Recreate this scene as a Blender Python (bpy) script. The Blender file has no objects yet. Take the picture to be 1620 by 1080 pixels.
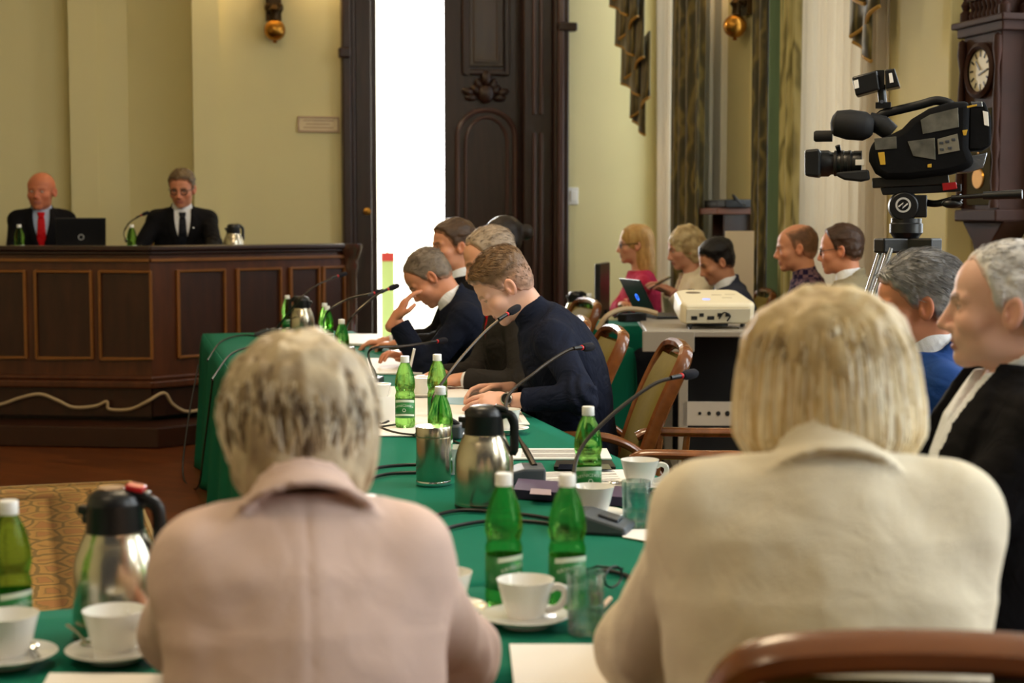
import bpy, bmesh, math, random
import numpy as np
from mathutils import Vector, Matrix
random.seed(7); np.random.seed(7)
SC = bpy.context.scene
COL = SC.collection
# ------------------------------------------------------------------ camera
# world: X to the right, Y along the long table away from the camera, Z up
F = 2500.0                      # focal length in pixels of the 1620 wide frame
CAMZ = 1.42
YAW = math.radians(-13.84); PITCH = math.atan(190 / F)
cam_d = bpy.data.cameras.new('camera'); cam = bpy.data.objects.new('camera', cam_d); COL.objects.link(cam)
cam_d.sensor_width = 36; cam_d.lens = 36 * F / 1620; cam_d.clip_start = .05; cam_d.clip_end = 100
cam.location = (0, 0, CAMZ); cam.rotation_euler = (math.pi / 2 - PITCH, 0, YAW)
cam_d.dof.use_dof = True; cam_d.dof.focus_distance = 4.9; cam_d.dof.aperture_fstop = 4.0
SC.camera = cam
# ------------------------------------------------------------------ light and exposure
SC.view_settings.view_transform = 'Standard'; SC.view_settings.look = 'None'
SC.view_settings.gamma = 1; SC.view_settings.use_curve_mapping = False
SC.view_settings.exposure = 0.15
SC.cycles.use_denoising = True
SC.cycles.max_bounces = 10; SC.cycles.transmission_bounces = 8; SC.cycles.transparent_max_bounces = 12
SC.cycles.caustics_reflective = False; SC.cycles.caustics_refractive = False
SC.cycles.sample_clamp_indirect = 6
W = bpy.data.worlds.new('world'); SC.world = W; W.use_nodes = True
W.node_tree.nodes['Background'].inputs[0].default_value = (.95, .93, .90, 1)
W.node_tree.nodes['Background'].inputs[1].default_value = .07
def area(name, loc, target, sx, sy, power, col):
    l = bpy.data.lights.new(name, 'AREA'); l.shape = 'RECTANGLE'; l.size = sx; l.size_y = sy; l.energy = power; l.color = col
    o = bpy.data.objects.new(name, l); COL.objects.link(o); o.location = loc
    o.rotation_euler = (Vector(target) - Vector(loc)).to_track_quat('-Z', 'Y').to_euler()
    return o
DAY = (.93, .96, 1.0); WARM = (1.0, .78, .50)
for i, (y, sy, pw) in enumerate(((12.0, 1.3, 60), (9.4, 1.9, 85), (6.0, 1.9, 130), (2.9, 1.9, 240), (-.6, 1.9, 280))):
    area('window_daylight', (4.95, y, 2.7), (0, y, 1.6), sy, 3.2, pw, DAY)
area('chandelier_light', (.6, 4.6, 4.3), (.6, 4.6, 0), 1.1, 1.1, 85, WARM)
area('chandelier_light', (-1.6, 1.4, 4.3), (-1.6, 1.4, 0), 1.1, 1.1, 38, WARM)
area('chandelier_light', (.6, 8.6, 4.3), (.6, 8.6, 0), 1.1, 1.1, 36, WARM)
area('next_room_daylight', (2.3, 17.2, 2.6), (2.3, 13, 1.6), 2.6, 3.0, 1300, (1, 1, 1))

R_c = cam.rotation_euler.to_matrix()
def ray(px, py):
    return R_c @ Vector(((px - 810) / F, (540 - py) / F, -1))
def on_z(px, py, z=.752):
    d = ray(px, py); t = (z - CAMZ) / d.z
    return Vector((d.x * t, d.y * t, z))
def at_d(px, py, depth):
    return Vector((0, 0, CAMZ)) + ray(px, py) * depth
# ------------------------------------------------------------------ materials
def lin(c):
    f = lambda v: v / 12.92 if v <= .04045 else ((v + .055) / 1.055) ** 2.4
    return tuple(f(v / 255) for v in c[:3]) + (1,)
MATS = {}
def M(name, col, rough=.5, metal=0., spec=.5, var=0., vscale=8., bump=0., bscale=60., stretch=(1, 1, 1), trans=0., ior=1.45, sheen=0., coat=0., alpha=1., sss=0., emit=None, emitk=0., vcol=False):
    if name in MATS: return MATS[name]
    m = bpy.data.materials.new(name); m.use_nodes = True; nt = m.node_tree; n = nt.nodes; L = nt.links
    b = n['Principled BSDF']
    c = lin(col); b.inputs['Base Color'].default_value = c
    b.inputs['Roughness'].default_value = rough; b.inputs['Metallic'].default_value = metal
    b.inputs['Specular IOR Level'].default_value = spec; b.inputs['IOR'].default_value = ior
    b.inputs['Transmission Weight'].default_value = trans; b.inputs['Sheen Weight'].default_value = sheen
    b.inputs['Coat Weight'].default_value = coat; b.inputs['Alpha'].default_value = alpha
    if sss: b.inputs['Subsurface Weight'].default_value = sss; b.inputs['Subsurface Radius'].default_value = (.012, .005, .003); b.inputs['Subsurface Scale'].default_value = .6
    if emit: b.inputs['Emission Color'].default_value = lin(emit); b.inputs['Emission Strength'].default_value = emitk
    if var or bump:
        tc = n.new('ShaderNodeTexCoord'); mp = n.new('ShaderNodeMapping'); mp.inputs['Scale'].default_value = stretch
        L.new(tc.outputs['Object'], mp.inputs['Vector'])
    src = None
    if vcol:
        va = n.new('ShaderNodeVertexColor'); va.layer_name = 'Col'; src = va.outputs['Color']; L.new(src, b.inputs['Base Color'])
    if var:
        t = n.new('ShaderNodeTexNoise'); t.inputs['Scale'].default_value = vscale; t.inputs['Detail'].default_value = 5
        L.new(mp.outputs[0], t.inputs['Vector'])
        r = n.new('ShaderNodeMapRange'); r.inputs['From Min'].default_value = .25; r.inputs['From Max'].default_value = .75
        r.inputs['To Min'].default_value = 1 - var; r.inputs['To Max'].default_value = 1 + var
        L.new(t.outputs['Fac'], r.inputs['Value'])
        mx = n.new('ShaderNodeVectorMath'); mx.operation = 'SCALE'
        if src: L.new(src, mx.inputs[0])
        else: mx.inputs[0].default_value = c[:3]
        L.new(r.outputs[0], mx.inputs['Scale']); L.new(mx.outputs[0], b.inputs['Base Color'])
    if bump:
        t2 = n.new('ShaderNodeTexNoise'); t2.inputs['Scale'].default_value = bscale; t2.inputs['Detail'].default_value = 3
        L.new(mp.outputs[0], t2.inputs['Vector'])
        bp = n.new('ShaderNodeBump'); bp.inputs['Strength'].default_value = bump; bp.inputs['Distance'].default_value = .004
        L.new(t2.outputs['Fac'], bp.inputs['Height']); L.new(bp.outputs[0], b.inputs['Normal'])
    MATS[name] = m; return m
def nodes_of(m): return m.node_tree.nodes, m.node_tree.links, m.node_tree.nodes['Principled BSDF']
def ramp(n, stops):
    r = n.new('ShaderNodeValToRGB'); e = r.color_ramp.elements
    e[0].position, e[0].color = stops[0][0], lin(stops[0][1]); e[1].position, e[1].color = stops[-1][0], lin(stops[-1][1])
    for p, c in stops[1:-1]:
        k = e.new(p); k.color = lin(c)
    return r
wallpaint = M('pale_yellow_wall_paint', (217, 207, 158), .62, var=.03, vscale=1.5, bump=.03, bscale=90)
darkwood = M('dark_walnut_wood', (46, 26, 20), .33, var=.35, vscale=5, stretch=(6, 6, .7), bump=.05, bscale=30)
deskwood = M('mahogany_wood', (78, 40, 20), .34, var=.3, vscale=4, stretch=(5, 5, .8))
panelwood = M('dark_mahogany_panel_wood', (52, 25, 13), .38, var=.35, vscale=5, stretch=(4, 4, .7))
gold_lit_wood = M('gold_lit_bead_inlay_wood', (124, 76, 30), .35, var=.15, vscale=9)  # bead gold painted in: light catching the mouldings; the inlay strip shares it
chairwood = M('varnished_brown_wood', (118, 68, 32), .25, var=.3, vscale=6, stretch=(1, 4, 4), coat=.4)
cushion = M('olive_green_upholstery', (118, 104, 46), .9, spec=.2, var=.08, vscale=30, bump=.25, bscale=300)
cloth = M('green_felt_tablecloth', (9, 104, 82), .9, spec=.2, var=.05, vscale=5, bump=.15, bscale=350)
steel = M('brushed_steel', (196, 186, 166), .23, 1., bump=.05, bscale=200, stretch=(1, 1, .05))
chrome = M('polished_steel', (220, 220, 222), .12, 1.)
blackp = M('black_plastic', (16, 16, 18), .38)
blackm = M('matte_black_rubber', (12, 12, 14), .75)
greyp = M('dark_grey_plastic', (62, 66, 72), .4)
brass = M('aged_brass', (170, 120, 50), .28, 1., var=.15, vscale=12)
bronze = M('dark_bronze', (58, 42, 22), .4, .8)
porcelain = M('white_porcelain', (240, 238, 232), .12, spec=.6)
paper = M('white_paper', (240, 236, 232), .7)
whitep = M('white_plastic', (236, 234, 230), .35)
offwhite = M('cream_plastic', (238, 226, 196), .4)
whitepaint = M('white_gloss_paint', (232, 230, 222), .4)
cablemat = M('black_cable', (14, 14, 14), .5)
greymetal = M('grey_painted_metal', (150, 142, 130), .45)
redp = M('red_plastic', (170, 24, 28), .35)
# damask curtain: olive and gold leaf scrolls
damask = M('olive_gold_damask', (88, 80, 30), .55, sheen=.3)
n, L, b = nodes_of(damask)
tc = n.new('ShaderNodeTexCoord'); mp = n.new('ShaderNodeMapping'); mp.inputs['Scale'].default_value = (1, 5.5, 3.2); L.new(tc.outputs['Object'], mp.inputs[0])
vo = n.new('ShaderNodeTexWave'); vo.wave_type = 'RINGS'; vo.inputs['Scale'].default_value = .9; vo.inputs['Distortion'].default_value = 9; vo.inputs['Detail'].default_value = 2.5; vo.inputs['Detail Scale'].default_value = 1.4
L.new(mp.outputs[0], vo.inputs[0]); rp = ramp(n, [(0, (52, 46, 18)), (.5, (70, 62, 24)), (.75, (92, 80, 34)), (1, (112, 98, 46))]); L.new(vo.outputs['Fac'], rp.inputs[0]); L.new(rp.outputs[0], b.inputs['Base Color'])
lining = M('green_curtain_lining', (98, 122, 92), .7, var=.15, vscale=4, stretch=(1, 6, .4))
damask2 = M('pale_gold_damask', (168, 158, 96), .6, sheen=.3)
n, L, b = nodes_of(damask2)
tc = n.new('ShaderNodeTexCoord'); mp = n.new('ShaderNodeMapping'); mp.inputs['Scale'].default_value = (1, 5, 3); L.new(tc.outputs['Object'], mp.inputs[0])
vo = n.new('ShaderNodeTexWave'); vo.wave_type = 'RINGS'; vo.inputs['Scale'].default_value = .9; vo.inputs['Distortion'].default_value = 8; vo.inputs['Detail'].default_value = 2
L.new(mp.outputs[0], vo.inputs[0]); rp = ramp(n, [(0, (120, 112, 62)), (.55, (176, 164, 106)), (1, (188, 178, 122))]); L.new(vo.outputs['Fac'], rp.inputs[0]); L.new(rp.outputs[0], b.inputs['Base Color'])
def sheer_mat():
    m = bpy.data.materials.new('white_sheer_voile'); m.use_nodes = True; n = m.node_tree.nodes; L = m.node_tree.links
    n.clear(); out = n.new('ShaderNodeOutputMaterial'); a = n.new('ShaderNodeBsdfTranslucent'); d = n.new('ShaderNodeBsdfDiffuse')
    a.inputs[0].default_value = lin((240, 232, 218)); d.inputs[0].default_value = lin((236, 228, 214))
    mx = n.new('ShaderNodeMixShader'); mx.inputs[0].default_value = .5; L.new(a.outputs[0], mx.inputs[1]); L.new(d.outputs[0], mx.inputs[2]); L.new(mx.outputs[0], out.inputs[0])
    return m
sheer = sheer_mat()
def glassy(name, col, ior, mixt, rough=.01):
    m = bpy.data.materials.new(name); m.use_nodes = True; n = m.node_tree.nodes; L = m.node_tree.links
    n.clear(); out = n.new('ShaderNodeOutputMaterial'); g = n.new('ShaderNodeBsdfGlass'); t = n.new('ShaderNodeBsdfTransparent')
    g.inputs['Color'].default_value = lin(col); g.inputs['IOR'].default_value = ior; g.inputs['Roughness'].default_value = rough
    t.inputs[0].default_value = lin(col)
    mx = n.new('ShaderNodeMixShader'); mx.inputs[0].default_value = mixt; L.new(g.outputs[0], mx.inputs[1]); L.new(t.outputs[0], mx.inputs[2]); L.new(mx.outputs[0], out.inputs[0])
    return m
greenpet = glassy('green_pet_plastic', (200, 240, 172), 1.3, .38)
clearglass = glassy('clear_glass', (250, 252, 252), 1.4, .62)
waterm = glassy('water', (246, 250, 250), 1.33, .5)
windowglass = glassy('window_glass', (245, 248, 248), 1.1, .9)
# ------------------------------------------------------------------ mesh helpers
def tag(o, label=None, cat=None, group=None, kind=None):
    if label: o['label'] = label
    if cat: o['category'] = cat
    if group: o['group'] = group
    if kind: o['kind'] = kind
    return o
def thing(name, label, cat, loc=(0, 0, 0), rotz=0, group=None):
    o = bpy.data.objects.new(name, None); COL.objects.link(o); o.location = loc; o.rotation_euler = (0, 0, rotz); o.empty_display_size = .1
    return tag(o, label, cat, group)
def link(name, me, mat, parent=None, smooth=True, ang=40, bevel=0, bseg=2):
    o = bpy.data.objects.new(name, me); COL.objects.link(o)
    for mm in (mat if isinstance(mat, (list, tuple)) else [mat]): me.materials.append(mm)
    if smooth:
        me.polygons.foreach_set('use_smooth', [True] * len(me.polygons))
        if ang < 180: me.set_sharp_from_angle(angle=math.radians(ang))
    if bevel:
        bm_ = o.modifiers.new('bevel', 'BEVEL'); bm_.width = bevel; bm_.segments = bseg; bm_.limit_method = 'ANGLE'; bm_.angle_limit = math.radians(35)
    if parent: o.parent = parent
    return o
def frame_from(d):
    d = Vector(d).normalized(); u = Vector((0, 0, 1)) if abs(d.z) < .95 else Vector((1, 0, 0))
    x = u.cross(d).normalized(); return x, d.cross(x), d
class MB:
    def __init__(s): s.v = []; s.f = []
    def add(s, vs, fs):
        k = len(s.v); s.v += [tuple(v) for v in vs]; s.f += [tuple(i + k for i in f) for f in fs]; return s
    def box(s, c, size, rot=None):
        x, y, z = (q / 2 for q in size); vs = [Vector((a * x, b * y, e * z)) for a in (-1, 1) for b in (-1, 1) for e in (-1, 1)]
        if rot is not None: vs = [rot @ v for v in vs]
        return s.add([v + Vector(c) for v in vs], [(0, 1, 3, 2), (4, 6, 7, 5), (0, 4, 5, 1), (2, 3, 7, 6), (0, 2, 6, 4), (1, 5, 7, 3)])
    def span(s, a, b2): return s.box([(p + q) / 2 for p, q in zip(a, b2)], [abs(q - p) for p, q in zip(a, b2)])
    def lathe(s, prof, n=24, c=(0, 0, 0), rot=None, sx=1, sy=1, caps=True):
        vs = []; c = Vector(c)
        for r, z in prof:
            for i in range(n):
                a = 2 * math.pi * i / n; v = Vector((r * math.cos(a) * sx, r * math.sin(a) * sy, z))
                vs.append((rot @ v if rot is not None else v) + c)
        fs = []
        for j in range(len(prof) - 1):
            for i in range(n):
                k = (i + 1) % n; fs.append((j * n + i, j * n + k, (j + 1) * n + k, (j + 1) * n + i))
        if caps and prof[0][0] > 1e-6: fs.append(tuple(range(n - 1, -1, -1)))
        if caps and prof[-1][0] > 1e-6: fs.append(tuple((len(prof) - 1) * n + i for i in range(n)))
        return s.add(vs, fs)
    def cyl(s, p0, p1, r0, r1=None, n=16):
        return s.tube([p0, p1], [r0, r0 if r1 is None else r1], n)
    def tube(s, pts, r, n=8, flat=1.0, up=None):
        pts = [Vector(p) for p in pts]; m = len(pts); r = r if isinstance(r, (list, tuple)) else [r] * m
        vs = []; px = None
        for i, p in enumerate(pts):
            d = (pts[min(i + 1, m - 1)] - pts[max(i - 1, 0)]).normalized()
            if px is None:
                x = frame_from(d)[0] if up is None else Vector(up).cross(d).normalized()
            else: x = (px - d * px.dot(d)).normalized()
            y = d.cross(x); px = x
            for k in range(n):
                a = 2 * math.pi * k / n; vs.append(p + (x * math.cos(a) + y * math.sin(a) * flat) * r[i])
        fs = [(j * n + i, j * n + (i + 1) % n, (j + 1) * n + (i + 1) % n, (j + 1) * n + i) for j in range(m - 1) for i in range(n)]
        fs += [tuple(range(n - 1, -1, -1)), tuple((m - 1) * n + i for i in range(n))]
        return s.add(vs, fs)
    def prism(s, poly, z0, z1, fn=None):
        n = len(poly); vs = [(x, y, z0) for x, y in poly] + [(x, y, z1) for x, y in poly]
        if fn: vs = [fn(*v) for v in vs]
        return s.add(vs, [tuple(range(n - 1, -1, -1)), tuple(range(n, 2 * n))] + [(i, (i + 1) % n, n + (i + 1) % n, n + i) for i in range(n)])
    def ball(s, c, r, n=14, m=9, rot=None):
        r = r if isinstance(r, (list, tuple)) else (r, r, r); c = Vector(c); vs = []; fs = []
        for j in range(m + 1):
            t = math.pi * j / m
            for i in range(n):
                a = 2 * math.pi * i / n; v = Vector((r[0] * math.sin(t) * math.cos(a), r[1] * math.sin(t) * math.sin(a), r[2] * math.cos(t)))
                vs.append((rot @ v if rot is not None else v) + c)
        for j in range(m):
            for i in range(n): fs.append((j * n + i, (j + 1) * n + i, (j + 1) * n + (i + 1) % n, j * n + (i + 1) % n))
        return s.add(vs, fs)
    def grid(s, nu, nv, fn):
        vs = [fn(i / nu, j / nv) for j in range(nv + 1) for i in range(nu + 1)]
        return s.add(vs, [(j * (nu + 1) + i, j * (nu + 1) + i + 1, (j + 1) * (nu + 1) + i + 1, (j + 1) * (nu + 1) + i) for j in range(nv) for i in range(nu)])
    def mesh(s, name):
        me = bpy.data.meshes.new(name); me.from_pydata(s.v, [], s.f); me.validate()
        bm_ = bmesh.new(); bm_.from_mesh(me); bmesh.ops.remove_doubles(bm_, verts=bm_.verts, dist=1e-6)
        bmesh.ops.recalc_face_normals(bm_, faces=bm_.faces); bm_.to_mesh(me); bm_.free(); return me
    def build(s, name, mat, parent=None, **k): return link(name, s.mesh(name), mat, parent, **k)
def smoothpath(pts, k=8):
    pts = [Vector(p) for p in pts]; out = []
    q = [pts[0] * 2 - pts[1]] + pts + [pts[-1] * 2 - pts[-2]]
    for i in range(1, len(q) - 2):
        for j in range(k):
            t = j / k; a, b2, c, d = q[i - 1:i + 3]
            out.append(.5 * ((2 * b2) + (c - a) * t + (2 * a - 5 * b2 + 4 * c - d) * t * t + (3 * b2 - a - 3 * c + d) * t ** 3))
    out.append(pts[-1]); return out
def copy_tree(o, parent=None):
    c = o.copy(); COL.objects.link(c)
    if parent: c.parent = parent; c.matrix_parent_inverse = o.matrix_parent_inverse
    for ch in o.children: copy_tree(ch, c)
    return c
def place(proto, loc, rotz=0, label=None, first=[None]):
    o = copy_tree(proto); o.location = loc; o.rotation_euler = (0, 0, rotz)
    if label: o['label'] = label
    return o
USED = set()
def use(proto, loc, rotz, label, group=None, rot=None):
    """first use moves the prototype itself, later uses copy it"""
    if proto.name in USED: o = copy_tree(proto)
    else: o = proto; USED.add(proto.name)
    o.location = loc; o.rotation_euler = rot if rot else (0, 0, rotz); o['label'] = label
    if group: o['group'] = group
    return o
# ================================================================== the room
def struct(mb, name, mat, **k): return tag(mb.build(name, mat, smooth=k.pop('smooth', False), **k), kind='structure')
XR = 4.4; YB = 12.8
def wall_y(px, X=XR):      # distance along the right-hand wall for a column of the photograph
    d = ray(px, 350); return d.y * X / d.x
def back_x(px, Y=YB):
    d = ray(px, 350); return d.x * Y / d.y
floor_m = M('herringbone_parquet', (104, 56, 26), .3, spec=.4)
n, L, b = nodes_of(floor_m)
tc = n.new('ShaderNodeTexCoord'); mp = n.new('ShaderNodeMapping'); mp.inputs['Rotation'].default_value = (0, 0, .785); L.new(tc.outputs['Object'], mp.inputs[0])
br = n.new('ShaderNodeTexBrick'); br.inputs['Scale'].default_value = 1; br.inputs['Brick Width'].default_value = .45; br.inputs['Row Height'].default_value = .075; br.inputs['Mortar Size'].default_value = .002
br.inputs['Color1'].default_value = lin((112, 60, 28)); br.inputs['Color2'].default_value = lin((88, 46, 22)); br.inputs['Mortar'].default_value = lin((40, 22, 12)); L.new(mp.outputs[0], br.inputs[0]); L.new(br.outputs[0], b.inputs['Base Color'])
struct(MB().span((-5, -3, -.1), (XR, 13.3, 0)), 'floor', floor_m)
struct(MB().span((-5, -3, 4.6), (4.9, 13.3, 4.7)), 'ceiling', M('white_ceiling_paint', (236, 230, 210), .8))
struct(MB().span((-5.1, -3, 0), (-5, 13.3, 4.6)), 'wall_left', wallpaint)
# back wall: plan of pilasters and a shallow curved niche, then the door opening
plan = [(1.76, 12.8), (.77, 12.8), (.77, 12.72), (.56, 12.72), (.56, 12.86)]
for k in range(1, 11):
    t = k / 10; plan.append((.56 - .49 * t, 12.86 + .30 * math.sin(t * math.pi / 2)))
plan += [(.07, 13.06), (-.17, 13.06), (-.17, 13.0), (-.38, 13.0), (-.38, 13.16), (-5, 13.16)]
wb = MB()
poly = plan + [(-5, 13.4), (1.76, 13.4)]
wb.prism(poly, 0, 4.6)
wb.span((3.63, 12.8, 0), (4.9, 13.2, 4.6)); wb.span((1.76, 12.8, 3.62), (3.63, 13.2, 4.6))
struct(wb, 'wall_back', wallpaint, smooth=True, ang=25)
# right wall with tall window openings
wins = [(11.4, 12.68), (8.62, 10.5), (5.05, 6.95), (1.9, 3.9), (-1.6, .4)]
wr = MB(); y0 = 13.2
for a_, b_ in wins:
    wr.span((XR, b_, 0), (4.9, y0, 4.6)); wr.span((XR, a_, 0), (4.9, b_, .75)); wr.span((XR, a_, 4.3), (4.9, b_, 4.6)); y0 = a_
wr.span((XR, -3, 0), (4.9, y0, 4.6))
struct(wr, 'wall_right', wallpaint)
pl = MB(); pl.span((XR - .16, wall_y(1497, XR - .16), 0), (XR, wall_y(1440), 4.6)); struct(pl, 'trim_1', wallpaint, bevel=.01)
for i, (a_, b_) in enumerate(wins):
    w = thing('window_%d' % (i + 1), None, None); tag(w, kind='structure')
    m = MB(); x0, x1 = 4.66, 4.74
    m.span((x0, a_, .75), (x1, a_ + .09, 4.3)); m.span((x0, b_ - .09, .75), (x1, b_, 4.3)); m.span((x0, a_, .75), (x1, b_, .85)); m.span((x0, a_, 4.2), (x1, b_, 4.3)); m.span((x0, a_, 2.9), (x1, b_, 3.0))
    c = (a_ + b_) / 2; m.span((x0, c - .05, .75), (x1, c + .05, 4.3)); m.build('window_frame', whitepaint, w, smooth=False, bevel=.006)
    for ya, yb in ((a_ + .09, c - .05), (c + .05, b_ - .09)):
        for za, zb in ((.85, 2.9), (3.0, 4.2)): MB().span((4.695, ya, za), (4.7, yb, zb)).build('pane', windowglass, w, smooth=False)
    MB().span((4.3, a_ - .05, .71), (4.7, b_ + .05, .75)).build('window_sill', whitepaint, w, smooth=False, bevel=.008)
    if i < 2:   # white casing and an inward opened inner casement on the near side
        k = MB(); k.span((XR - .035, a_ - .26, .6), (XR, a_, 4.45)); k.span((XR - .07, a_ - .06, .6), (XR - .03, a_ + .02, 4.45)); k.span((XR - .06, a_ - .27, .6), (XR - .03, a_ - .21, 4.45))
        k.build('casing', whitepaint, w, smooth=False, bevel=.008)
        s_ = MB(); rz = Matrix.Rotation(math.radians(8 if i else 4), 3, 'Z')
        s_.box((XR - .1, a_ - .12, 2.5), (.03, .10, 3.4), rz); s_.build('casement', M('window_blue_white_paint', (226, 232, 240), .25), w, smooth=False, bevel=.006)
# ---- curtains
def drape(name, label, cat, X, ya, yb, z0, z1, mat, folds, amp, group=None, th=.012, taper=0., ph=0., shape=None):
    m = MB(); nu, nv = max(40, folds * 12), 24
    def fn(u, v):
        z = z0 + (z1 - z0) * v; y = ya + (yb - ya) * u; c = (ya + yb) / 2; y = c + (y - c) * (1 - taper * (1 - v))
        a = amp * (.75 + .25 * v); x = X - a * math.sin(u * folds * 2 * math.pi + ph + .5 * math.sin(3 * v)) - .3 * a * math.sin(u * folds * 4.7 * math.pi + 1 + v)
        if shape: z = z1 - (z1 - z0) * (1 - v) * shape(u)
        return Vector((x, y, z))
    m.grid(nu, nv, fn); o = m.build(name, mat, None, ang=180)
    s = o.modifiers.new('thickness', 'SOLIDIFY'); s.thickness = th
    return tag(o, label, cat, group)
drape('sheer_curtain', 'narrow white sheer curtain at the window next to the back wall', 'curtain', 4.22, wall_y(1066, 4.22), wall_y(1038, 4.22), .1, 4.3, sheer, 5, .03, 'sheer window curtains', .002, taper=.45)
drape('sheer_curtain', 'wide white sheer curtain behind the video camera', 'curtain', 4.24, wall_y(1408, 4.24), wall_y(1248, 4.24), .1, 4.3, sheer, 13, .035, 'sheer window curtains', .002)
drape('damask_curtain', 'dark olive damask curtain hanging behind the woman in white', 'curtain', 4.12, wall_y(1111, 4.12), wall_y(1064, 4.12), .05, 4.3, damask, 4, .05, 'patterned window curtains')
t = thing('damask_curtain', 'olive damask curtain with green lining left of the balding man', 'curtain', (0, 0, 0), 0, 'patterned window curtains')
for nm, xa, xb, mt in (('outer_panel', 1195, 1222, damask), ('lining', 1221, 1241, lining), ('pale_panel', 1239, 1264, damask2)):
    o = drape(nm, None, None, 4.1, wall_y(xb, 4.1), wall_y(xa, 4.1), .05, 4.3, mt, 2 if nm != 'lining' else 1, .04, ph=xa); o.parent = t
def jabot(label, px0, px1, X, ybot):
    t = thing('curtain_jabot', label, 'curtain', (0, 0, 0), 0, 'fringed curtain jabots')
    ya, yb = wall_y(px1, X), wall_y(px0, X); zb = CAMZ + (350 - ybot) / F * (X ** 2 + yb ** 2) ** .5
    m = MB(); fr = MB(); n_ = 9
    for i in range(n_):                      # stacked zigzag folds, each with a slanting fringed hem
        zl = zb + i * .155; left = i % 2; f0, f1 = ((0., .72) if left else (.28, 1.)) if i else (.3, .75); xo_ = X - .025 * i - .01
        hem = lambda u, zl=zl, left=left: zl + .13 * ((1 - u) if left else u)
        def fn(u, v, f0=f0, f1=f1, hem=hem, xo_=xo_):
            y = ya + (yb - ya) * (f0 + (f1 - f0) * u); z = hem(u); return Vector((xo_ - .02 * math.sin(u * 7) * (1 - v), y, z + (min(4.35, z + .5) - z) * v))
        m.grid(12, 6, fn); fr.tube([fn(u / 10, 0) - Vector((.004, 0, .008)) for u in range(11)], .013, 6)
    o = m.build('swag_tail', damask, t, ang=180); s = o.modifiers.new('thickness', 'SOLIDIFY'); s.thickness = .014
    fr.build('gold_fringe', M('gold_fringe_thread', (176, 136, 66), .6, bump=.5, bscale=150), t)
jabot('fringed olive curtain tail hanging in front of the back wall', 996, 1034, 4.05, 218)
jabot('short fringed olive curtain tail above the video camera light', 1338, 1396, 4.05, 112)
# ---- tall double door
door = thing('door_1', None, None); tag(door, kind='structure')
xL, xo, xm, xr, xR = back_x(541), back_x(600), back_x(703, 12.86), back_x(826), back_x(894)
c_ = MB()
for a_, b_, y_, z1 in ((xL, xL + .07, 12.70, 3.7), (xL + .07, xL + .11, 12.74, 3.7), (xL + .11, xo - .06, 12.79, 3.7), (xr, xR, 12.74, 3.7), (xR - .13, xR, 12.68, 3.7)):
    c_.span((a_, y_, 0), (b_, 13.2, z1))
c_.span((xL - .03, 12.66, 2.72), (xL + .06, 12.74, 2.80)); c_.span((xR - .1, 12.64, 2.98), (xR + .06, 12.74, 3.05)); c_.span((xL, 12.7, 3.55), (xR, 13.2, 3.8))
c_.build('door_frame', darkwood, door, smooth=False, bevel=.012)
MB().span((xR - .10, 12.655, 0), (xR - .05, 12.69, 3.6)).build('pilaster_strip', M('purple_brown_wood', (78, 54, 52), .25), door, smooth=False, bevel=.01)
for zz0, zz1 in ((.3, 2.15), (2.3, 3.4)):
    q = MB(); ya = 12.735
    for a_, b_ in ((xr + .07, xr + .10), (xr + .13, xr + .16)): q.span((a_, ya - .02, zz0), (b_, ya + .02, zz1))
    q.build('frame_moulding', M('purple_brown_wood', (78, 54, 52), .25), door, smooth=False, bevel=.008)
leaf = MB().span((xm, 12.86, 0), (xr + .02, 12.93, 3.6)).build('door_leaf', darkwood, door, smooth=False)
def ringbox(m, x0, x1, z0, z1, y, w, d): 
    m.span((x0, y - d, z0), (x0 + w, y, z1)); m.span((x1 - w, y - d, z0), (x1, y, z1)); m.span((x0 + w, y - d, z0), (x1 - w, y, z0 + w)); m.span((x0 + w, y - d, z1 - w), (x1 - w, y, z1))
px_ = lambda p: back_x(p, 12.86)
pz_ = lambda p: CAMZ + (350 - p) / F * 12.95
m = MB(); ringbox(m, px_(731), px_(806), pz_(118), pz_(-40), 12.86, .045, .035); m.build('panel_moulding', darkwood, leaf, smooth=False, bevel=.012)
m = MB(); m.span((px_(742), 12.835, pz_(104)), (px_(795), 12.86, pz_(-30))); ringbox(m, px_(748), px_(789), pz_(98), pz_(-25), 12.835, .02, .012)
m.build('upper_panel', M('olive_sheen_wood', (64, 44, 22), .22, var=.2, vscale=4, stretch=(5, 5, .6)), leaf, smooth=False, bevel=.008)  # olive in the base colour stands for the wall's sheen on this panel
m = MB()   # carved crest: leaves around a boss
cx, cz = px_(768), pz_(148)
m.ball((cx, 12.83, cz), (.07, .05, .08), 12, 8); m.ball((cx, 12.82, cz + .13), (.04, .03, .06), 10, 6)
for k in range(9):
    a = math.pi * (k / 8); r_ = .12 + .04 * (k % 2)
    m.ball((cx + r_ * math.cos(a), 12.84, cz - .03 + r_ * .75 * math.sin(a)), (.055, .025, .03), 8, 6, Matrix.Rotation(-a, 3, 'Y'))
m.build('carved_crest', darkwood, leaf)
m = MB(); ax = (px_(724) + px_(815)) / 2; rw = (px_(815) - px_(724)) / 2; za = pz_(215)
arch = [Vector((ax - rw, 12.855, .25))] + [Vector((ax - rw * math.cos(a), 12.855, za + .22 * math.sin(a))) for a in [i * math.pi / 16 for i in range(17)]] + [Vector((ax + rw, 12.855, .25))]
m.tube(arch, .022, 8); m.tube([Vector((ax + (p.x - ax) * .72, 12.855, p.z - (.06 if p.z > 1 else 0))) for p in arch], .014, 8); m.build('arched_moulding', M('purple_brown_wood', (78, 54, 52), .25), leaf)
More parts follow.
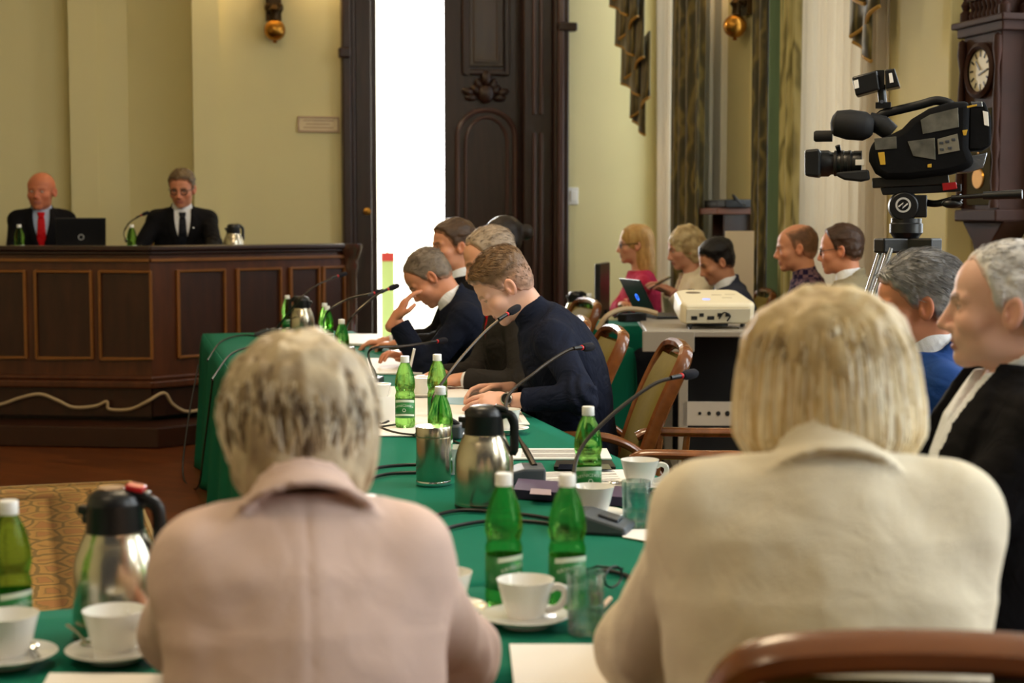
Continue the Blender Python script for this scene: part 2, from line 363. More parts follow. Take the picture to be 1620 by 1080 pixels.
# the left leaf stands open into the next room
l2 = MB().span((xo - .07, 12.86, 0), (xo - .005, 13.42, 3.6)).build('open_leaf', darkwood, door, smooth=False, bevel=.006)
m = MB(); m.lathe([(.0, 0), (.03, 0), (.03, .01), (.012, .015), (.012, .05), (.022, .06), (.022, .075), (0, .08)], 14, (xo - .1, 12.80, 1.50), Matrix.Rotation(math.pi / 2, 3, 'X')); m.build('door_knob', brass, l2)
# bright next room seen through the gap
nr = MB(); nr.span((.6, 13.4, -.05), (6, 18.2, 0)); struct(nr, 'floor_next_room', M('pale_stone_floor', (214, 206, 192), .4))
nr = MB(); nr.span((.6, 18, 0), (6, 18.2, 4.6)); nr.span((.6, 13.4, 0), (.8, 18.2, 4.6)); nr.span((5.8, 13.4, 0), (6, 18.2, 4.6)); nr.span((.6, 13.4, 4.6), (6, 18.2, 4.8)); struct(nr, 'wall_next_room', M('white_wall_paint', (240, 240, 236), .7))
t = thing('banner_stand', 'red and green banner stand glimpsed through the open door', 'banner', (2.40, 14.6, 0))
m = MB(); m.span((-.06, -.02, .25), (.06, 0, 1.05)); m.build('green_panel', M('pale_green_print', (120, 140, 96), .6), t, smooth=False)
for z0_, z1_ in ((1.05, 1.13), (.17, .25)): MB().span((-.06, -.025, z0_), (.06, 0.0, z1_)).build('red_band', M('red_print', (120, 24, 28), .6), t, smooth=False)
m = MB(); m.span((-.15, -.1, 0), (.15, .1, .05)); m.span((-.01, .0, .05), (.01, .02, 1.2)); m.build('base', greymetal, t, smooth=False)
# ---- wall fittings
def sconce(label, pos, out, glow):
    t = thing('wall_sconce', label, 'lamp', pos, 0, 'brass ball sconces'); o_ = Vector(out)
    rot = Vector((0, -1, 0)).rotation_difference(o_).to_matrix(); T = lambda v: rot @ Vector(v)
    m = MB(); m.box(T((0, -.02, .22)), (.12, .05, .28), rot); m.box(T((0, -.06, .24)), (.085, .06, .2), rot); m.lathe([(0, -.03), (.035, -.02), (.03, .03), (.05, .06), (.02, .1), (0, .1)], 14, T((0, -.1, .1)), None)
    for s_ in (-1, 1): m.ball(T((.05 * s_, -.07, .32)), (.035, .03, .05), 8, 6); m.ball(T((.045 * s_, -.07, .18)), (.03, .03, .04), 8, 6)
    m.build('bracket', bronze, t)
    m = MB(); m.ball(T((0, -.11, 0)), (.085, .085, .085), 24, 14); m.lathe([(0, -.02), (.02, -.012), (.012, 0), (0, .004)], 12, T((0, -.11, -.085))); m.build('ball', brass, t)
    m = MB(); m.tube([T((0, -.07, .28)), T((0, -.15, .30)), T((0, -.17, .40))], .013, 8); m.build('arm', bronze, t)
    m = MB(); m.lathe([(.05, 0), (.11, .05), (.13, .14), (.11, .2), (.12, .24)], 20, T((0, -.17, .40))); m.build('shade', M('frosted_lamp_glass', (255, 226, 170), .4, emit=(255, 200, 120), emitk=3), t)
    l = bpy.data.lights.new('sconce_bulb', 'POINT'); l.energy = glow; l.color = (1, .74, .42); l.shadow_soft_size = .12
    lo = bpy.data.objects.new('sconce_bulb', l); COL.objects.link(lo); lo.parent = t; lo.location = T((0, -.2, .72))
    return t
bx = back_x(436); sconce('brass ball sconce on the yellow wall left of the door', (bx, 12.8, CAMZ + (350 - 60) / F * 12.95), (0, -1, 0), 60)
ry = wall_y(1182); sconce('brass ball sconce between the two curtained windows', (XR, ry, CAMZ + (350 - 42) / F * (ry * .955 + XR * .24)), (-1, 0, 0), 14)
t = thing('wall_sign', 'small pale framed sign on the wall beside the dark door', 'sign', (back_x(505), 12.8, CAMZ + (350 - 200) / F * 12.95))
m = MB(); ringbox(m, -.165, .165, -.062, .062, 0, .012, .02); m.build('frame', M('pink_grey_frame', (178, 150, 130), .5), t, smooth=False)
MB().span((-.155, -.012, -.052), (.155, 0, .052)).build('plate', M('cream_sign_plate', (214, 196, 160), .4), t, smooth=False)
m = MB()
for i in range(3): m.span((-.12 + .02 * (i % 2), -.0135, .026 - i * .028), (.12 - .03 * (i % 2), -.012, .032 - i * .028))
m.build('print', M('brown_print', (160, 120, 100), .6), t, smooth=False)
t = thing('light_switch', 'white light switch on the wall right of the door', 'switch', (back_x(906), 12.8, CAMZ + (350 - 309) / F * 12.9))
MB().box((0, -.008, 0), (.09, .016, .145)).build('plate', whitep, t, smooth=False, bevel=.006); MB().box((0, -.018, 0), (.05, .012, .09)).build('rocker', whitep, t, smooth=False, bevel=.004)
# shelf with dark devices between the windows, and a white board below
ya, yb = wall_y(1197), wall_y(1116, 4.15)
t = thing('wall_shelf', 'brown wooden shelf on the wall between the windows', 'shelf', (XR, (ya + yb) / 2, 1.47)); hw = (yb - ya) / 2
MB().span((-.3, -hw, 0), (0, hw, .045)).build('board', M('reddish_shelf_wood', (112, 66, 46), .4), t, smooth=False, bevel=.006)
for s_ in (-.6, .6): MB().span((-.22, hw * s_ - .015, -.16), (0, hw * s_ + .015, 0)).build('bracket', darkwood, t, smooth=False)
t = thing('cable_box', 'flat black device lying on the wall shelf', 'device', (XR - .16, (ya + yb) / 2 - .02, 1.515))
MB().box((0, 0, .03), (.2, .42, .06)).build('body', blackp, t, smooth=False, bevel=.008); MB().box((-.101, .05, .03), (.004, .2, .02)).build('front_slot', greyp, t, smooth=False)
m = MB(); m.tube(smoothpath([(-.02, -.2, .05), (-.06, -.26, .09), (-.02, -.3, .03), (.04, -.24, .02)], 6), .008, 6); m.build('cable', cablemat, t)
p0 = at_d(1170, 410, 9.9)
t = thing('flipchart_board', 'plain white board standing against the curtain behind the dark-haired man', 'board', (p0.x, p0.y, 0), math.radians(-14))
MB().span((-.09, 0, .72), (.09, .02, 1.36)).build('sheet', M('cream_board', (222, 208, 186), .6), t, smooth=False)
m = MB(); m.cyl((-.07, .04, 0), (-.05, .03, 1.3), .012); m.cyl((.07, .04, 0), (.05, .03, 1.3), .012); m.build('easel_leg', greymetal, t)
# ---- carved wall clock
clockwood = M('carved_walnut', (52, 28, 20), .6, spec=.25, var=.3, vscale=6)
def clock():
    yc = (wall_y(1512, 4.2) + wall_y(1574, 4.2)) / 2; z = lambda py: CAMZ + (350 - py) / F * 8.3
    t = thing('wall_clock', 'carved dark wood wall clock with round dial', 'clock', (XR, yc, 0)); w = .20
    m = MB(); m.span((-.18, -w + .02, z(345)), (0, w - .02, z(60))); m.span((-.2, -w - .02, z(68)), (0, w + .02, z(52))); m.span((-.22, -w - .05, z(54)), (0, w + .05, z(44))); m.span((-.205, -w - .0, z(350)), (0, w, z(332)))
    m.span((-.15, -w + .05, z(40)), (0, w - .05, z(15))); m.prism([(-w, 0), (w, 0), (w - .06, -.06), (.1, -.1), (.05, -.2), (0, -.22), (-.05, -.2), (-.1, -.1), (-w + .06, -.06)], -.16, 0, lambda x, y, zz: Vector((zz, x, z(350) + y)))
    m.build('case', clockwood, t, smooth=False, bevel=.008)
    for s_ in (-1, 1):                      # turned side columns and crown finials
        m = MB(); y = s_ * (w - .03); m.lathe([(.0, z(330)), (.026, z(330)), (.026, z(322)), (.014, z(315)), (.022, z(290)), (.014, z(260)), (.024, z(240)), (.014, z(215)), (.02, z(170)), (.012, z(120)), (.024, z(95)), (.02, z(75)), (0, z(70))], 12, (-.195, y, 0)); m.build('column', clockwood, t)
        for xx in (-.17, -.05):
            m = MB(); m.lathe([(0, z(44)), (.03, z(44)), (.03, z(30)), (.016, z(26)), (.026, z(18)), (.012, z(10)), (.03, z(2)), (.024, z(-6)), (.008, z(-12)), (0, z(-20))], 12, (xx, s_ * w * .92, 0)); m.build('finial', clockwood, t)
    m = MB()
    for k in range(7): m.lathe([(.012, z(44)), (.018, z(36)), (.008, z(28)), (.018, z(18)), (.01, z(14))], 8, (-.17, -.12 + k * .04, 0))
    m.span((-.19, -.15, z(14)), (-.12, .15, z(6))); m.build('gallery', clockwood, t)
    R90 = Matrix.Rotation(-math.pi / 2, 3, 'Y')
    m = MB(); m.lathe([(.105, 0), (.14, 0), (.14, .02), (.12, .032), (.105, .02)], 32, (-.18, 0, z(122)), R90, caps=False); m.build('bezel', clockwood, t)
    d = MB().lathe([(0, .008), (.108, .008), (.108, 0), (0, 0)], 32, (-.18, 0, z(122)), R90).build('dial', M('cream_dial', (206, 196, 166), .35), t)
    m = MB()
    for k in range(12):
        a = k * math.pi / 6; m.box((-.1895, .083 * math.sin(a), z(122) + .083 * math.cos(a)), (.002, .010, .03), Matrix.Rotation(a, 3, 'X').transposed())
    m.build('hour_mark', blackp, d, smooth=False)
    m = MB(); m.box((-.192, .02, z(122) + .025), (.002, .008, .06), Matrix.Rotation(-.7, 3, 'X')); m.box((-.192, -.03, z(122) - .01), (.002, .007, .09), Matrix.Rotation(1.3, 3, 'X')); m.build('hand', blackp, d, smooth=False)
    MB().span((-.186, -.11, z(325)), (-.18, .11, z(180))).build('glass_door', M('dark_door_glass', (30, 22, 18), .08), t, smooth=False)
    m = MB(); m.lathe([(0, .006), (.05, .006), (.055, 0), (0, 0)], 24, (-.187, 0, z(285)), R90); m.span((-.19, -.006, z(280)), (-.186, .006, z(190))); m.build('pendulum', brass, t)
clock()
# ================================================================== dais
A = Vector((.17, 10.36, 0)); Bp = Vector((-2.7, 11.42, 0)); Cp = Vector((1.60, 11.20, 0))
dk = thing('dais_desk', 'long panelled mahogany desk on the raised dais', 'desk', (0, 0, 0))
def seg(P, Q):
    u = (Q - P).normalized(); nrm = Vector((u.y, -u.x, 0)); nrm = nrm if nrm.y < 0 else -nrm
    return P, u, nrm, (Q - P).length
def obox(m, S, s0, s1, d0, d1, z0, z1):
    P, u, nn, l = S; vs = [P + u * s + nn * d + Vector((0, 0, z)) for s in (s0, s1) for d in (d0, d1) for z in (z0, z1)]
    m.add(vs, [(0, 1, 3, 2), (4, 6, 7, 5), (0, 4, 5, 1), (2, 3, 7, 6), (0, 2, 6, 4), (1, 5, 7, 3)])
def s_at(S, px):
    P, u, nn, l = S; d = ray(px, 350); # intersect ray with the segment's plane in plan
    det = d.x * (-u.y) - d.y * (-u.x); tt = (P.x * (-u.y) - P.y * (-u.x)) / det; q = Vector((d.x * tt, d.y * tt, 0)); return (q - P).dot(u)
SL, SR = seg(A, Bp), seg(A, Cp)
ZT = 1.262
for S in (SL, SR):
    l = S[3]; m = MB()
    obox(m, S, -.0, l, -.06, 0, .17, ZT - .03); obox(m, S, 0, l, -.22, -.06, ZT - .15, ZT - .03); m.build('carcass', deskwood, dk, smooth=False)
    m = MB(); obox(m, S, -.02, l + .03, -.24, .05, ZT - .03, ZT); obox(m, S, -.02, l, -.70, -.22, ZT - .13, ZT - .10); obox(m, S, -.01, l, 0, .03, ZT - .055, ZT - .03); m.build('desktop', darkwood, dk, smooth=False, bevel=.008)
    m = MB(); obox(m, S, 0, l, 0, .022, ZT - .10, ZT - .08); m.build('inlay_strip', gold_lit_wood, dk, smooth=False, bevel=.003)
    m = MB(); obox(m, S, -.02, l, 0, .045, .35, .40); obox(m, S, -.02, l, 0, .025, .40, .43); m.build('base_moulding', deskwood, dk, smooth=False, bevel=.012)
    m = MB(); obox(m, S, 0, l, -.02, .012, .17, .35); m.build('plinth', panelwood, dk, smooth=False)
for S, spans in ((SL, ((-150, -62), (-45, 36), (56, 141), (158, 236))), (SR, ((279, 351), (374, 440), (458, 501), (510, 541)))):
    for pa, pb in spans:
        s0, s1 = sorted((s_at(S, pa), s_at(S, pb))); m = MB(); obox(m, S, s0, s1, -.01, .004, .55, 1.09); p_ = m.build('panel', panelwood, dk, smooth=False)
        m = MB(); w = .016
        obox(m, S, s0 - w, s0, 0, .024, .55 - w, 1.09 + w); obox(m, S, s1, s1 + w, 0, .024, .55 - w, 1.09 + w); obox(m, S, s0, s1, 0, .024, .55 - w, .55); obox(m, S, s0, s1, 0, .024, 1.09, 1.09 + w)
        m.build('bead', gold_lit_wood, p_, smooth=False, bevel=.006)
m = MB(); e = Cp + Vector((-.03, -.03, 0)); m.lathe([(.07, .17), (.07, .42), (.045, .46), (.045, 1.05), (.06, 1.1), (.05, 1.14), (.075, 1.2), (.085, ZT - .03), (.085, ZT), (0, ZT)], 20, e); m.build('corner_post', M('polished_mahogany', (70, 42, 34), .12, coat=1.), dk)
plat = MB(); off = .28
pp = [Bp + SL[2] * off, A + (SL[2] + SR[2]).normalized() * off * 1.1, Cp + SR[2] * off, Vector((2.0, 12.6, 0)), Vector((-4.6, 12.9, 0)), Vector((-4.6, 12.3, 0))]
plat.prism([(p.x, p.y) for p in pp], 0.0, .135); struct(plat, 'floor_dais', M('dark_dais_boards', (54, 26, 12), .4, var=.2, vscale=3), bevel=.01)
pl2 = MB(); q = [A + Vector((0, .12, 0)), Cp + Vector((.1, .1, 0)), Vector((1.9, 12.6, 0)), Vector((-4.6, 12.9, 0)), Bp + Vector((0, .1, 0))]; pl2.prism([(p.x, p.y) for p in q], .135, .17)
st = pl2.build('floor_dais_top', M('dark_dais_boards', (54, 26, 12), .4), None, smooth=False); tag(st, kind='structure')
pl3 = MB(); q = [A + Vector((0, .72, 0)), Cp + Vector((.1, .5, 0)), Vector((1.9, 12.6, 0)), Vector((-4.6, 12.9, 0)), Bp + Vector((0, .75, 0))]; pl3.prism([(p.x, p.y) for p in q], .17, .46)
tag(pl3.build('floor_dais_upper', M('dark_dais_boards', (54, 26, 12), .4), None, smooth=False), kind='structure')
# pale cable lying along the dais step
cz = []
for px, py in ((-30, 640), (0, 640), (30, 630), (62, 624), (90, 634), (115, 645), (150, 643), (168, 636), (172, 648), (205, 648), (232, 636), (248, 622), (262, 640), (285, 652), (320, 645), (345, 638)):
    S = SL if px < 236 else SR; s0 = s_at(S, px); p = S[0] + S[1] * s0 + S[2] * .05; dep = p.y * math.cos(YAW) + p.x * -math.sin(YAW)
    cz.append(Vector((p.x, p.y, max(.15, CAMZ - (py - 350) / F * dep))))
tag(MB().tube(smoothpath(cz, 5), .011, 8).build('power_cable', M('beige_cable', (176, 152, 118), .5)), 'beige cable looping along the foot of the dais desk', 'cable')
# ================================================================== rug
rugm = M('beige_oriental_rug', (176, 148, 104), .95, bump=.3, bscale=200)
n, L, b = nodes_of(rugm)
tc = n.new('ShaderNodeTexCoord'); sp = n.new('ShaderNodeSeparateXYZ'); L.new(tc.outputs['Object'], sp.inputs[0])
mpr = n.new('ShaderNodeMapping'); mpr.inputs['Scale'].default_value = (1.0, .62, 1); L.new(tc.outputs['Object'], mpr.inputs[0])
nz = n.new('ShaderNodeTexNoise'); nz.inputs['Scale'].default_value = 9; L.new(mpr.outputs[0], nz.inputs['Vector']); ad = n.new('ShaderNodeMixRGB'); ad.inputs[0].default_value = .06; L.new(mpr.outputs[0], ad.inputs[1]); L.new(nz.outputs['Color'], ad.inputs[2])
wv = n.new('ShaderNodeTexVoronoi'); wv.feature = 'DISTANCE_TO_EDGE'; wv.inputs['Scale'].default_value = 8.5; wv.inputs['Randomness'].default_value = .75; L.new(ad.outputs[0], wv.inputs[0])
r1 = ramp(n, [(0, (96, 88, 52)), (.05, (112, 100, 60)), (.09, (206, 180, 134)), (.22, (196, 166, 120)), (.27, (120, 104, 66)), (.31, (180, 128, 96)), (1, (168, 112, 86))]); L.new(wv.outputs['Distance'], r1.inputs[0])
# border bands by distance from the edges
def edge(axis, half):
    ab = n.new('ShaderNodeMath'); ab.operation = 'ABSOLUTE'; L.new(sp.outputs[axis], ab.inputs[0]); s_ = n.new('ShaderNodeMath'); s_.operation = 'SUBTRACT'; s_.inputs[0].default_value = half; L.new(ab.outputs[0], s_.inputs[1]); return s_
RW, RL = 3.2, 4.4
e1, e2 = edge(0, RW / 2), edge(1, RL / 2); mi = n.new('ShaderNodeMath'); mi.operation = 'MINIMUM'; L.new(e1.outputs[0], mi.inputs[0]); L.new(e2.outputs[0], mi.inputs[1])
rb = ramp(n, [(0, (168, 142, 100)), (.08, (150, 128, 84)), (.09, (196, 172, 130)), (.2, (190, 164, 120)), (.21, (120, 96, 62)), (.24, (186, 160, 116)), (.42, (120, 98, 64)), (.45, (180, 154, 110)), (1, (178, 150, 108))]); L.new(mi.outputs[0], rb.inputs[0])
mx = n.new('ShaderNodeMix'); mx.data_type = 'RGBA'; mx.blend_type = 'MULTIPLY'; mx.inputs[0].default_value = .75; L.new(rb.outputs[0], mx.inputs[6]); L.new(r1.outputs[0], mx.inputs[7])
g_ = n.new('ShaderNodeVectorMath'); g_.operation = 'SCALE'; g_.inputs['Scale'].default_value = 1.55; L.new(mx.outputs[2], g_.inputs[0]); L.new(g_.outputs[0], b.inputs['Base Color'])
rc = on_z(203, 764, 0); ra = math.radians(3.5); rug = thing('oriental_rug', 'beige oriental rug with scroll border on the parquet floor', 'rug', rc + Matrix.Rotation(ra, 3, 'Z') @ Vector((-RW / 2, -RL / 2, 0)), ra)
MB().box((0, 0, .006), (RW, RL, .012)).build('pile', rugm, rug, smooth=False, bevel=.004)
m = MB(); ringbox(m, -RW / 2 - .004, RW / 2 + .004, 0, 0.014, 0, .0, .0) if False else m.span((-RW / 2 - .02, RL / 2, 0), (RW / 2 + .02, RL / 2 + .02, .012)); m.span((RW / 2, -RL / 2, 0), (RW / 2 + .02, RL / 2, .012)); m.build('binding', M('rug_binding', (190, 166, 124), .9), rug, smooth=False)
# ================================================================== tables and cloths
TX0, TX1, TY0, TY1 = .463, 1.36, 2.80, 9.62
def table(name, label, x0, x1, y0, y1):
    t = thing(name, label, 'table', ((x0 + x1) / 2, (y0 + y1) / 2, 0)); hx, hy = (x1 - x0) / 2 - .01, (y1 - y0) / 2 - .01
    MB().span((-hx, -hy, .715), (hx, hy, .744)).build('tabletop', deskwood, t, smooth=False)
    for sx in (-1, 1):
        for sy in (-1, 1): MB().span((sx * (hx - .06) - .025, sy * (hy - .08) - .025, 0), (sx * (hx - .06) + .025, sy * (hy - .08) + .025, .715)).build('leg', deskwood, t, smooth=False)
    return t
def clothm(name, label, x0, x1, y0, y1, z=.75, drop=.74, sides='lrfn', flare=.05, curl=0.):
    """cloth top with skirts that flare and ripple towards the floor"""
    m = MB(); r = .012
    nx, ny = max(6, int((x1 - x0) / .06)), max(6, int((y1 - y0) / .06)); rnd = random.Random(len(label))
    ph = [rnd.random() * 6 for _ in range(8)]
    def top(u, v):
        x, y = x0 + (x1 - x0) * u, y0 + (y1 - y0) * v; return Vector((x, y, z + .0009 * math.sin(9 * x + ph[0]) * math.sin(6 * y + ph[1]) + .0012 * math.sin(2.3 * y + 14 * x)))
    m.grid(nx, ny, top)
    def skirt(P, Q, out):
        P, Q, out = Vector(P), Vector(Q), Vector(out); ln = (Q - P).length; nn = max(10, int(ln / .05))
        def fn(u, v):
            p = P.lerp(Q, u); k = v * drop; s_ = u * ln; b_ = min(1, v * 8)
            w_ = (flare * v ** .8 + .022 * v * math.sin(s_ * 9 + ph[2]) + .015 * v * math.sin(s_ * 17 + ph[3])) + r * math.sin(b_ * math.pi / 2)
            q = p + out * w_; q.z = z - k - r * (1 - math.cos(b_ * math.pi / 2)) * .5; return q
        m.grid(nn, 14, fn)
    if 'l' in sides: skirt((x0, y0, 0), (x0, y1, 0), (-1, 0, 0))
    if 'r' in sides: skirt((x1, y0, 0), (x1, y1, 0), (1, 0, 0))
    if 'f' in sides: skirt((x0, y1, 0), (x1, y1, 0), (0, 1, 0))
    if 'n' in sides: skirt((x0, y0, 0), (x1, y0, 0), (0, -1, 0))
    o = m.build(name, cloth, None, ang=60); s = o.modifiers.new('thickness', 'SOLIDIFY'); s.thickness = .004; s.offset = -1
    return tag(o, label, 'tablecloth')
table('conference_table', 'long conference table under the green cloth', TX0, TX1, TY0, TY1)
clothm('tablecloth', 'long green cloth draped over the conference table', TX0, TX1, TY0, TY1, sides='lrf', flare=.035)
table('front_table', 'table across the front under green cloth where the women sit', -2.2, 1.30, 2.22, 2.795)
clothm('tablecloth', 'green cloth on the front table under the near cups', -2.2, 1.30, 2.22, 2.81, z=.7495, sides='lrn', flare=.03)
# ================================================================== bentwood armchair
def make_chair():
    t = thing('armchair', 'chair', 'chair', (0, 0, 0), 0)
    MB().span((-.25, -.24, .40), (.25, .25, .435)).build('seat_frame', chairwood, t, smooth=False, bevel=.012)
    m = MB(); m.span((-.235, -.22, .43), (.235, .24, .475)); m.build('seat', cushion, t, bevel=.022, bseg=3)
    z0, z1, yb0, yb1 = .47, .965, -.25, -.44
    def bk(x, z, off=0):   # point on the reclined back
        k = (z - z0) / (z1 - z0); return Vector((x, yb0 + (yb1 - yb0) * k + .02 * math.sin(k * 3.1) + off, z))
    out = [(-.215, z0 - .04), (-.225, .6), (-.235, .75), (-.236, .87), (-.222, .925), (-.18, .955), (-.09, .967), (0, .97), (.09, .967), (.18, .955), (.222, .925), (.236, .87), (.235, .75), (.225, .6), (.215, z0 - .04)]
    m = MB(); m.tube([bk(x, z) for x, z in smoothpath([Vector((x, z, 0)) for x, z in out], 4) and [(p.x, p.y) for p in smoothpath([Vector((x, z, 0)) for x, z in out], 4)]], .027, 8, flat=.75); m.build('back_frame', chairwood, t)
    m = MB()
    def pad(u, v):
        x = (u * 2 - 1); zz = z0 + .02 + (z1 - .055 - z0) * v; wdt = .215 * (1 - .18 * max(0, v - .86) / .14); bul = .02 * (1 - x ** 4) * (1 - (2 * v - 1) ** 6)
        return bk(x * wdt, zz, .012 + bul)
    m.grid(16, 16, pad); m.grid(16, 16, lambda u, v: bk((u * 2 - 1) * .215 * (1 - .18 * max(0, v - .86) / .14), z0 + .02 + (z1 - .055 - z0) * v, -.018)); m.build('backrest', cushion, t, ang=80)
    for s_ in (-1, 1):
        x = s_ * .275
        arm = smoothpath([(x * .98, .27, .655), (x, .22, .672), (x * 1.02, .05, .672), (x, -.12, .668), (x * .97, -.24, .62), (x * .92, -.33, .52), (x * .88, -.36, .42)], 5)
        m = MB(); m.tube(arm, [.024] * len(arm), 10, flat=.7, up=(0, 0, 1)); m.build('armrest', chairwood, t)
        m = MB(); m.tube([(s_ * .245, .225, 0), (s_ * .25, .225, .4), (x, .19, .665)], [.018, .022, .018], 8); m.build('leg', chairwood, t)
        m = MB(); m.tube([(s_ * .215, -.30, 0), (s_ * .215, -.25, .3), (s_ * .22, -.245, .47)], [.018, .022, .022], 8); m.build('leg', chairwood, t)
        m = MB(); m.tube(smoothpath([(s_ * .255, .1, .42), (s_ * .27, .1, .55), (x, .09, .665)], 4), .012, 8); m.build('arm_spindle', chairwood, t)
    return t
CHAIR = make_chair()
# ================================================================== table-ware prototypes
def text_mesh(txt, size, ext=.0):
    cu = bpy.data.curves.new('t', 'FONT'); cu.body = txt; cu.size = size; cu.align_x = 'CENTER'; cu.resolution_u = 2; cu.extrude = ext
    o = bpy.data.objects.new('t', cu); me = bpy.data.meshes.new_from_object(o); bpy.data.objects.remove(o); return me
def wrap_text(mb_mesh, r, z, arc=0.):
    for v in mb_mesh.vertices:
        a = v.co.x / r; zz = v.co.y + z - arc * v.co.x ** 2; v.co = (r * math.sin(a), -r * math.cos(a), zz)
    return mb_mesh
capm = M('white_bottle_cap', (238, 238, 234), .4)
labelm = M('green_bottle_label', (40, 120, 58), .35); labelw = M('pale_label_print', (214, 228, 206), .4)
def make_bottle():
    t = thing('water_bottle', 'bottle', 'bottle')
    prof = [(0, .004), (.018, .0), (.026, .001), (.031, .008), (.0325, .02), (.0320, .03), (.0318, .1), (.0325, .106), (.0305, .113), (.0290, .119), (.0305, .126), (.0328, .134), (.0330, .144), (.0318, .158), (.0285, .174), (.0240, .189), (.0195, .200), (.0150, .209), (.0130, .213), (.0130, .216), (0, .216)]
    MB().lathe(prof, 28).build('bottle_body', greenpet, t, ang=60)
    ribs = [(.0118, .2135), (.0145, .2135), (.015, .215), (.015, .2175), (.0138, .2178), (.0146, .2185), (.0146, .233), (.0135, .2348), (0, .2348)]
    MB().lathe([(0, .2135)] + ribs, 24).build('cap', capm, t)
    lb = MB().lathe([(.0323, .036), (.0323, .094)], 32)
    lb.f = [f for f in lb.f if len(f) == 4]; o = lb.build('label', labelm, t); o.modifiers.new('s', 'SOLIDIFY').thickness = .0004
    for za, zb in ((.084, .0925), (.040, .046)):
        w = MB(); w.grid(14, 2, lambda u, v: Vector((.0328 * math.sin((u - .5) * 2.4), -.0328 * math.cos((u - .5) * 2.4), za + (zb - za) * v + .004 * math.sin(u * 3.1)))); w.build('label_band', labelw, o)
    me = wrap_text(text_mesh('KRYNICZANKA', .0098), .0329, .0735, 6.); link('label_lettering', me, labelw, o, smooth=False)
    h = MB()
    for k in range(6):
        a0, a1 = k * math.pi / 3, (k + 1) * math.pi / 3
        P = [(.0062 * math.cos(a), .0062 * math.sin(a)) for a in (a0, a1)] + [(.0044 * math.cos(a), .0044 * math.sin(a)) for a in (a1, a0)]
        h.add([(x, -.0330 + x * x * 14, .062 + z) for x, z in P], [(0, 1, 2, 3)])
    h.build('label_emblem', labelw, o, smooth=False)
    return t
BOTTLE = make_bottle()
def make_thermos():
    t = thing('thermos_jug', 'jug', 'jug')
    MB().lathe([(0, 0), (.066, 0), (.069, .004), (.0695, .012), (.069, .016), (.0695, .018), (.0695, .09), (.068, .115), (.063, .135), (.055, .155), (.049, .168), (.049, .172), (0, .172)], 40).build('steel_body', steel, t, ang=35)
    MB().lathe([(.0675, -.0005), (.0698, .001), (.0698, .006), (.0675, .007)], 40).build('base_rim', M('dark_steel', (70, 60, 50), .3, 1.), t)
    m = MB(); m.lathe([(0, .166), (.046, .166), (.047, .170), (.044, .212), (.0445, .214), (.044, .217), (.041, .228), (.033, .236), (.02, .239), (0, .2395)], 36); m.build('lid', blackp, t)
    m = MB(); m.prism([(-.040, -.016), (-.060, -.007), (-.062, .007), (-.040, .016)], .198, .212); m.prism([(-.040, -.018), (-.052, -.01), (-.052, .01), (-.040, .018)], .184, .2); m.build('spout', blackp, t, bevel=.003, smooth=False)
    h = smoothpath([(.038, 0, .214), (.052, 0, .219), (.066, 0, .212), (.071, 0, .195), (.071, 0, .165), (.071, 0, .14), (.068, 0, .122)], 5)
    m = MB(); m.tube(h, [.009] * (len(h) - 4) + [.009, .008, .007, .006], 10, flat=1.2); m.build('handle', blackp, t)
    m = MB(); m.box((.04, 0, .232), (.034, .026, .012), Matrix.Rotation(.25, 3, 'Y')); m.build('lid_button', blackp, t, bevel=.004)
    return t
THERMOS = make_thermos()
def make_cup():
    t = thing('coffee_cup', 'cup', 'cup')
    MB().lathe([(0, .006), (.024, .006), (.026, 0), (.029, 0), (.029, .006), (.033, .016), (.039, .034), (.0435, .054), (.0475, .069), (.0480, .0705), (.0468, .0705), (.0425, .055), (.038, .036), (.031, .017), (.024, .011), (0, .0105)], 36).build('bowl', porcelain, t, ang=50)
    h = smoothpath([(.0405, 0, .054), (.052, 0, .060), (.064, 0, .056), (.067, 0, .044), (.060, 0, .030), (.048, 0, .022), (.034, 0, .019)], 5)
    MB().tube(h, .0048, 8, flat=1.3).build('handle', porcelain, t); return t
CUP = make_cup()
def make_saucer():
    t = thing('saucer', 'saucer', 'saucer')
    MB().lathe([(0, .004), (.030, .004), (.032, 0), (.040, 0), (.042, .004), (.058, .009), (.072, .016), (.0745, .018), (.073, .019), (.056, .0125), (.034, .0075), (.030, .006), (0, .006)], 40).build('plate', porcelain, t, ang=50)
    MB().lathe([(.069, .0158), (.0735, .0187), (.0735, .0192), (.069, .0163)], 40).build('rim', porcelain, t); return t
SAUCER = make_saucer()
def make_glass():
    t = thing('water_glass', 'glass', 'glass')
    MB().lathe([(0, 0), (.027, 0), (.029, .003), (.0325, .10), (.0315, .101), (.0278, .012), (0, .010)], 32).build('tumbler', clearglass, t, ang=50)
    MB().lathe([(0, .0105), (.0276, .0125), (.0288, .034), (0, .034)], 28).build('water', waterm, t, ang=50); return t
GLASS = make_glass()
def make_spoon():
    t = thing('teaspoon', 'spoon', 'spoon'); m = MB(); m.ball((0, 0, .003), (.013, .019, .0035), 12, 6); m.build('bowl', chrome, t)
    m = MB(); m.tube([(0, .015, .003), (0, .05, .008), (0, .10, .010)], [.0022, .0026, .0042], 8, flat=.5); m.build('handle', chrome, t); return t
SPOON = make_spoon()
def setcup(px, py, lab, slab, hand=0., saucer=True, z=.752, dz=.004):
    p = on_z(px, py, z)
    if saucer: use(SAUCER, p, 0, slab, 'white saucers')
    use(CUP, p + Vector((0, 0, .0065 if saucer else 0)), hand, lab, 'white coffee cups'); return p
VIEW = lambda p: math.atan2(p[0], p[1])      # turn that makes a thing's -Y side look at the camera
def bottle(px, py, lab, z=.752, turn=0.):
    p = on_z(px, py, z); use(BOTTLE, p, -VIEW(p) + turn, lab, 'green water bottles'); return p
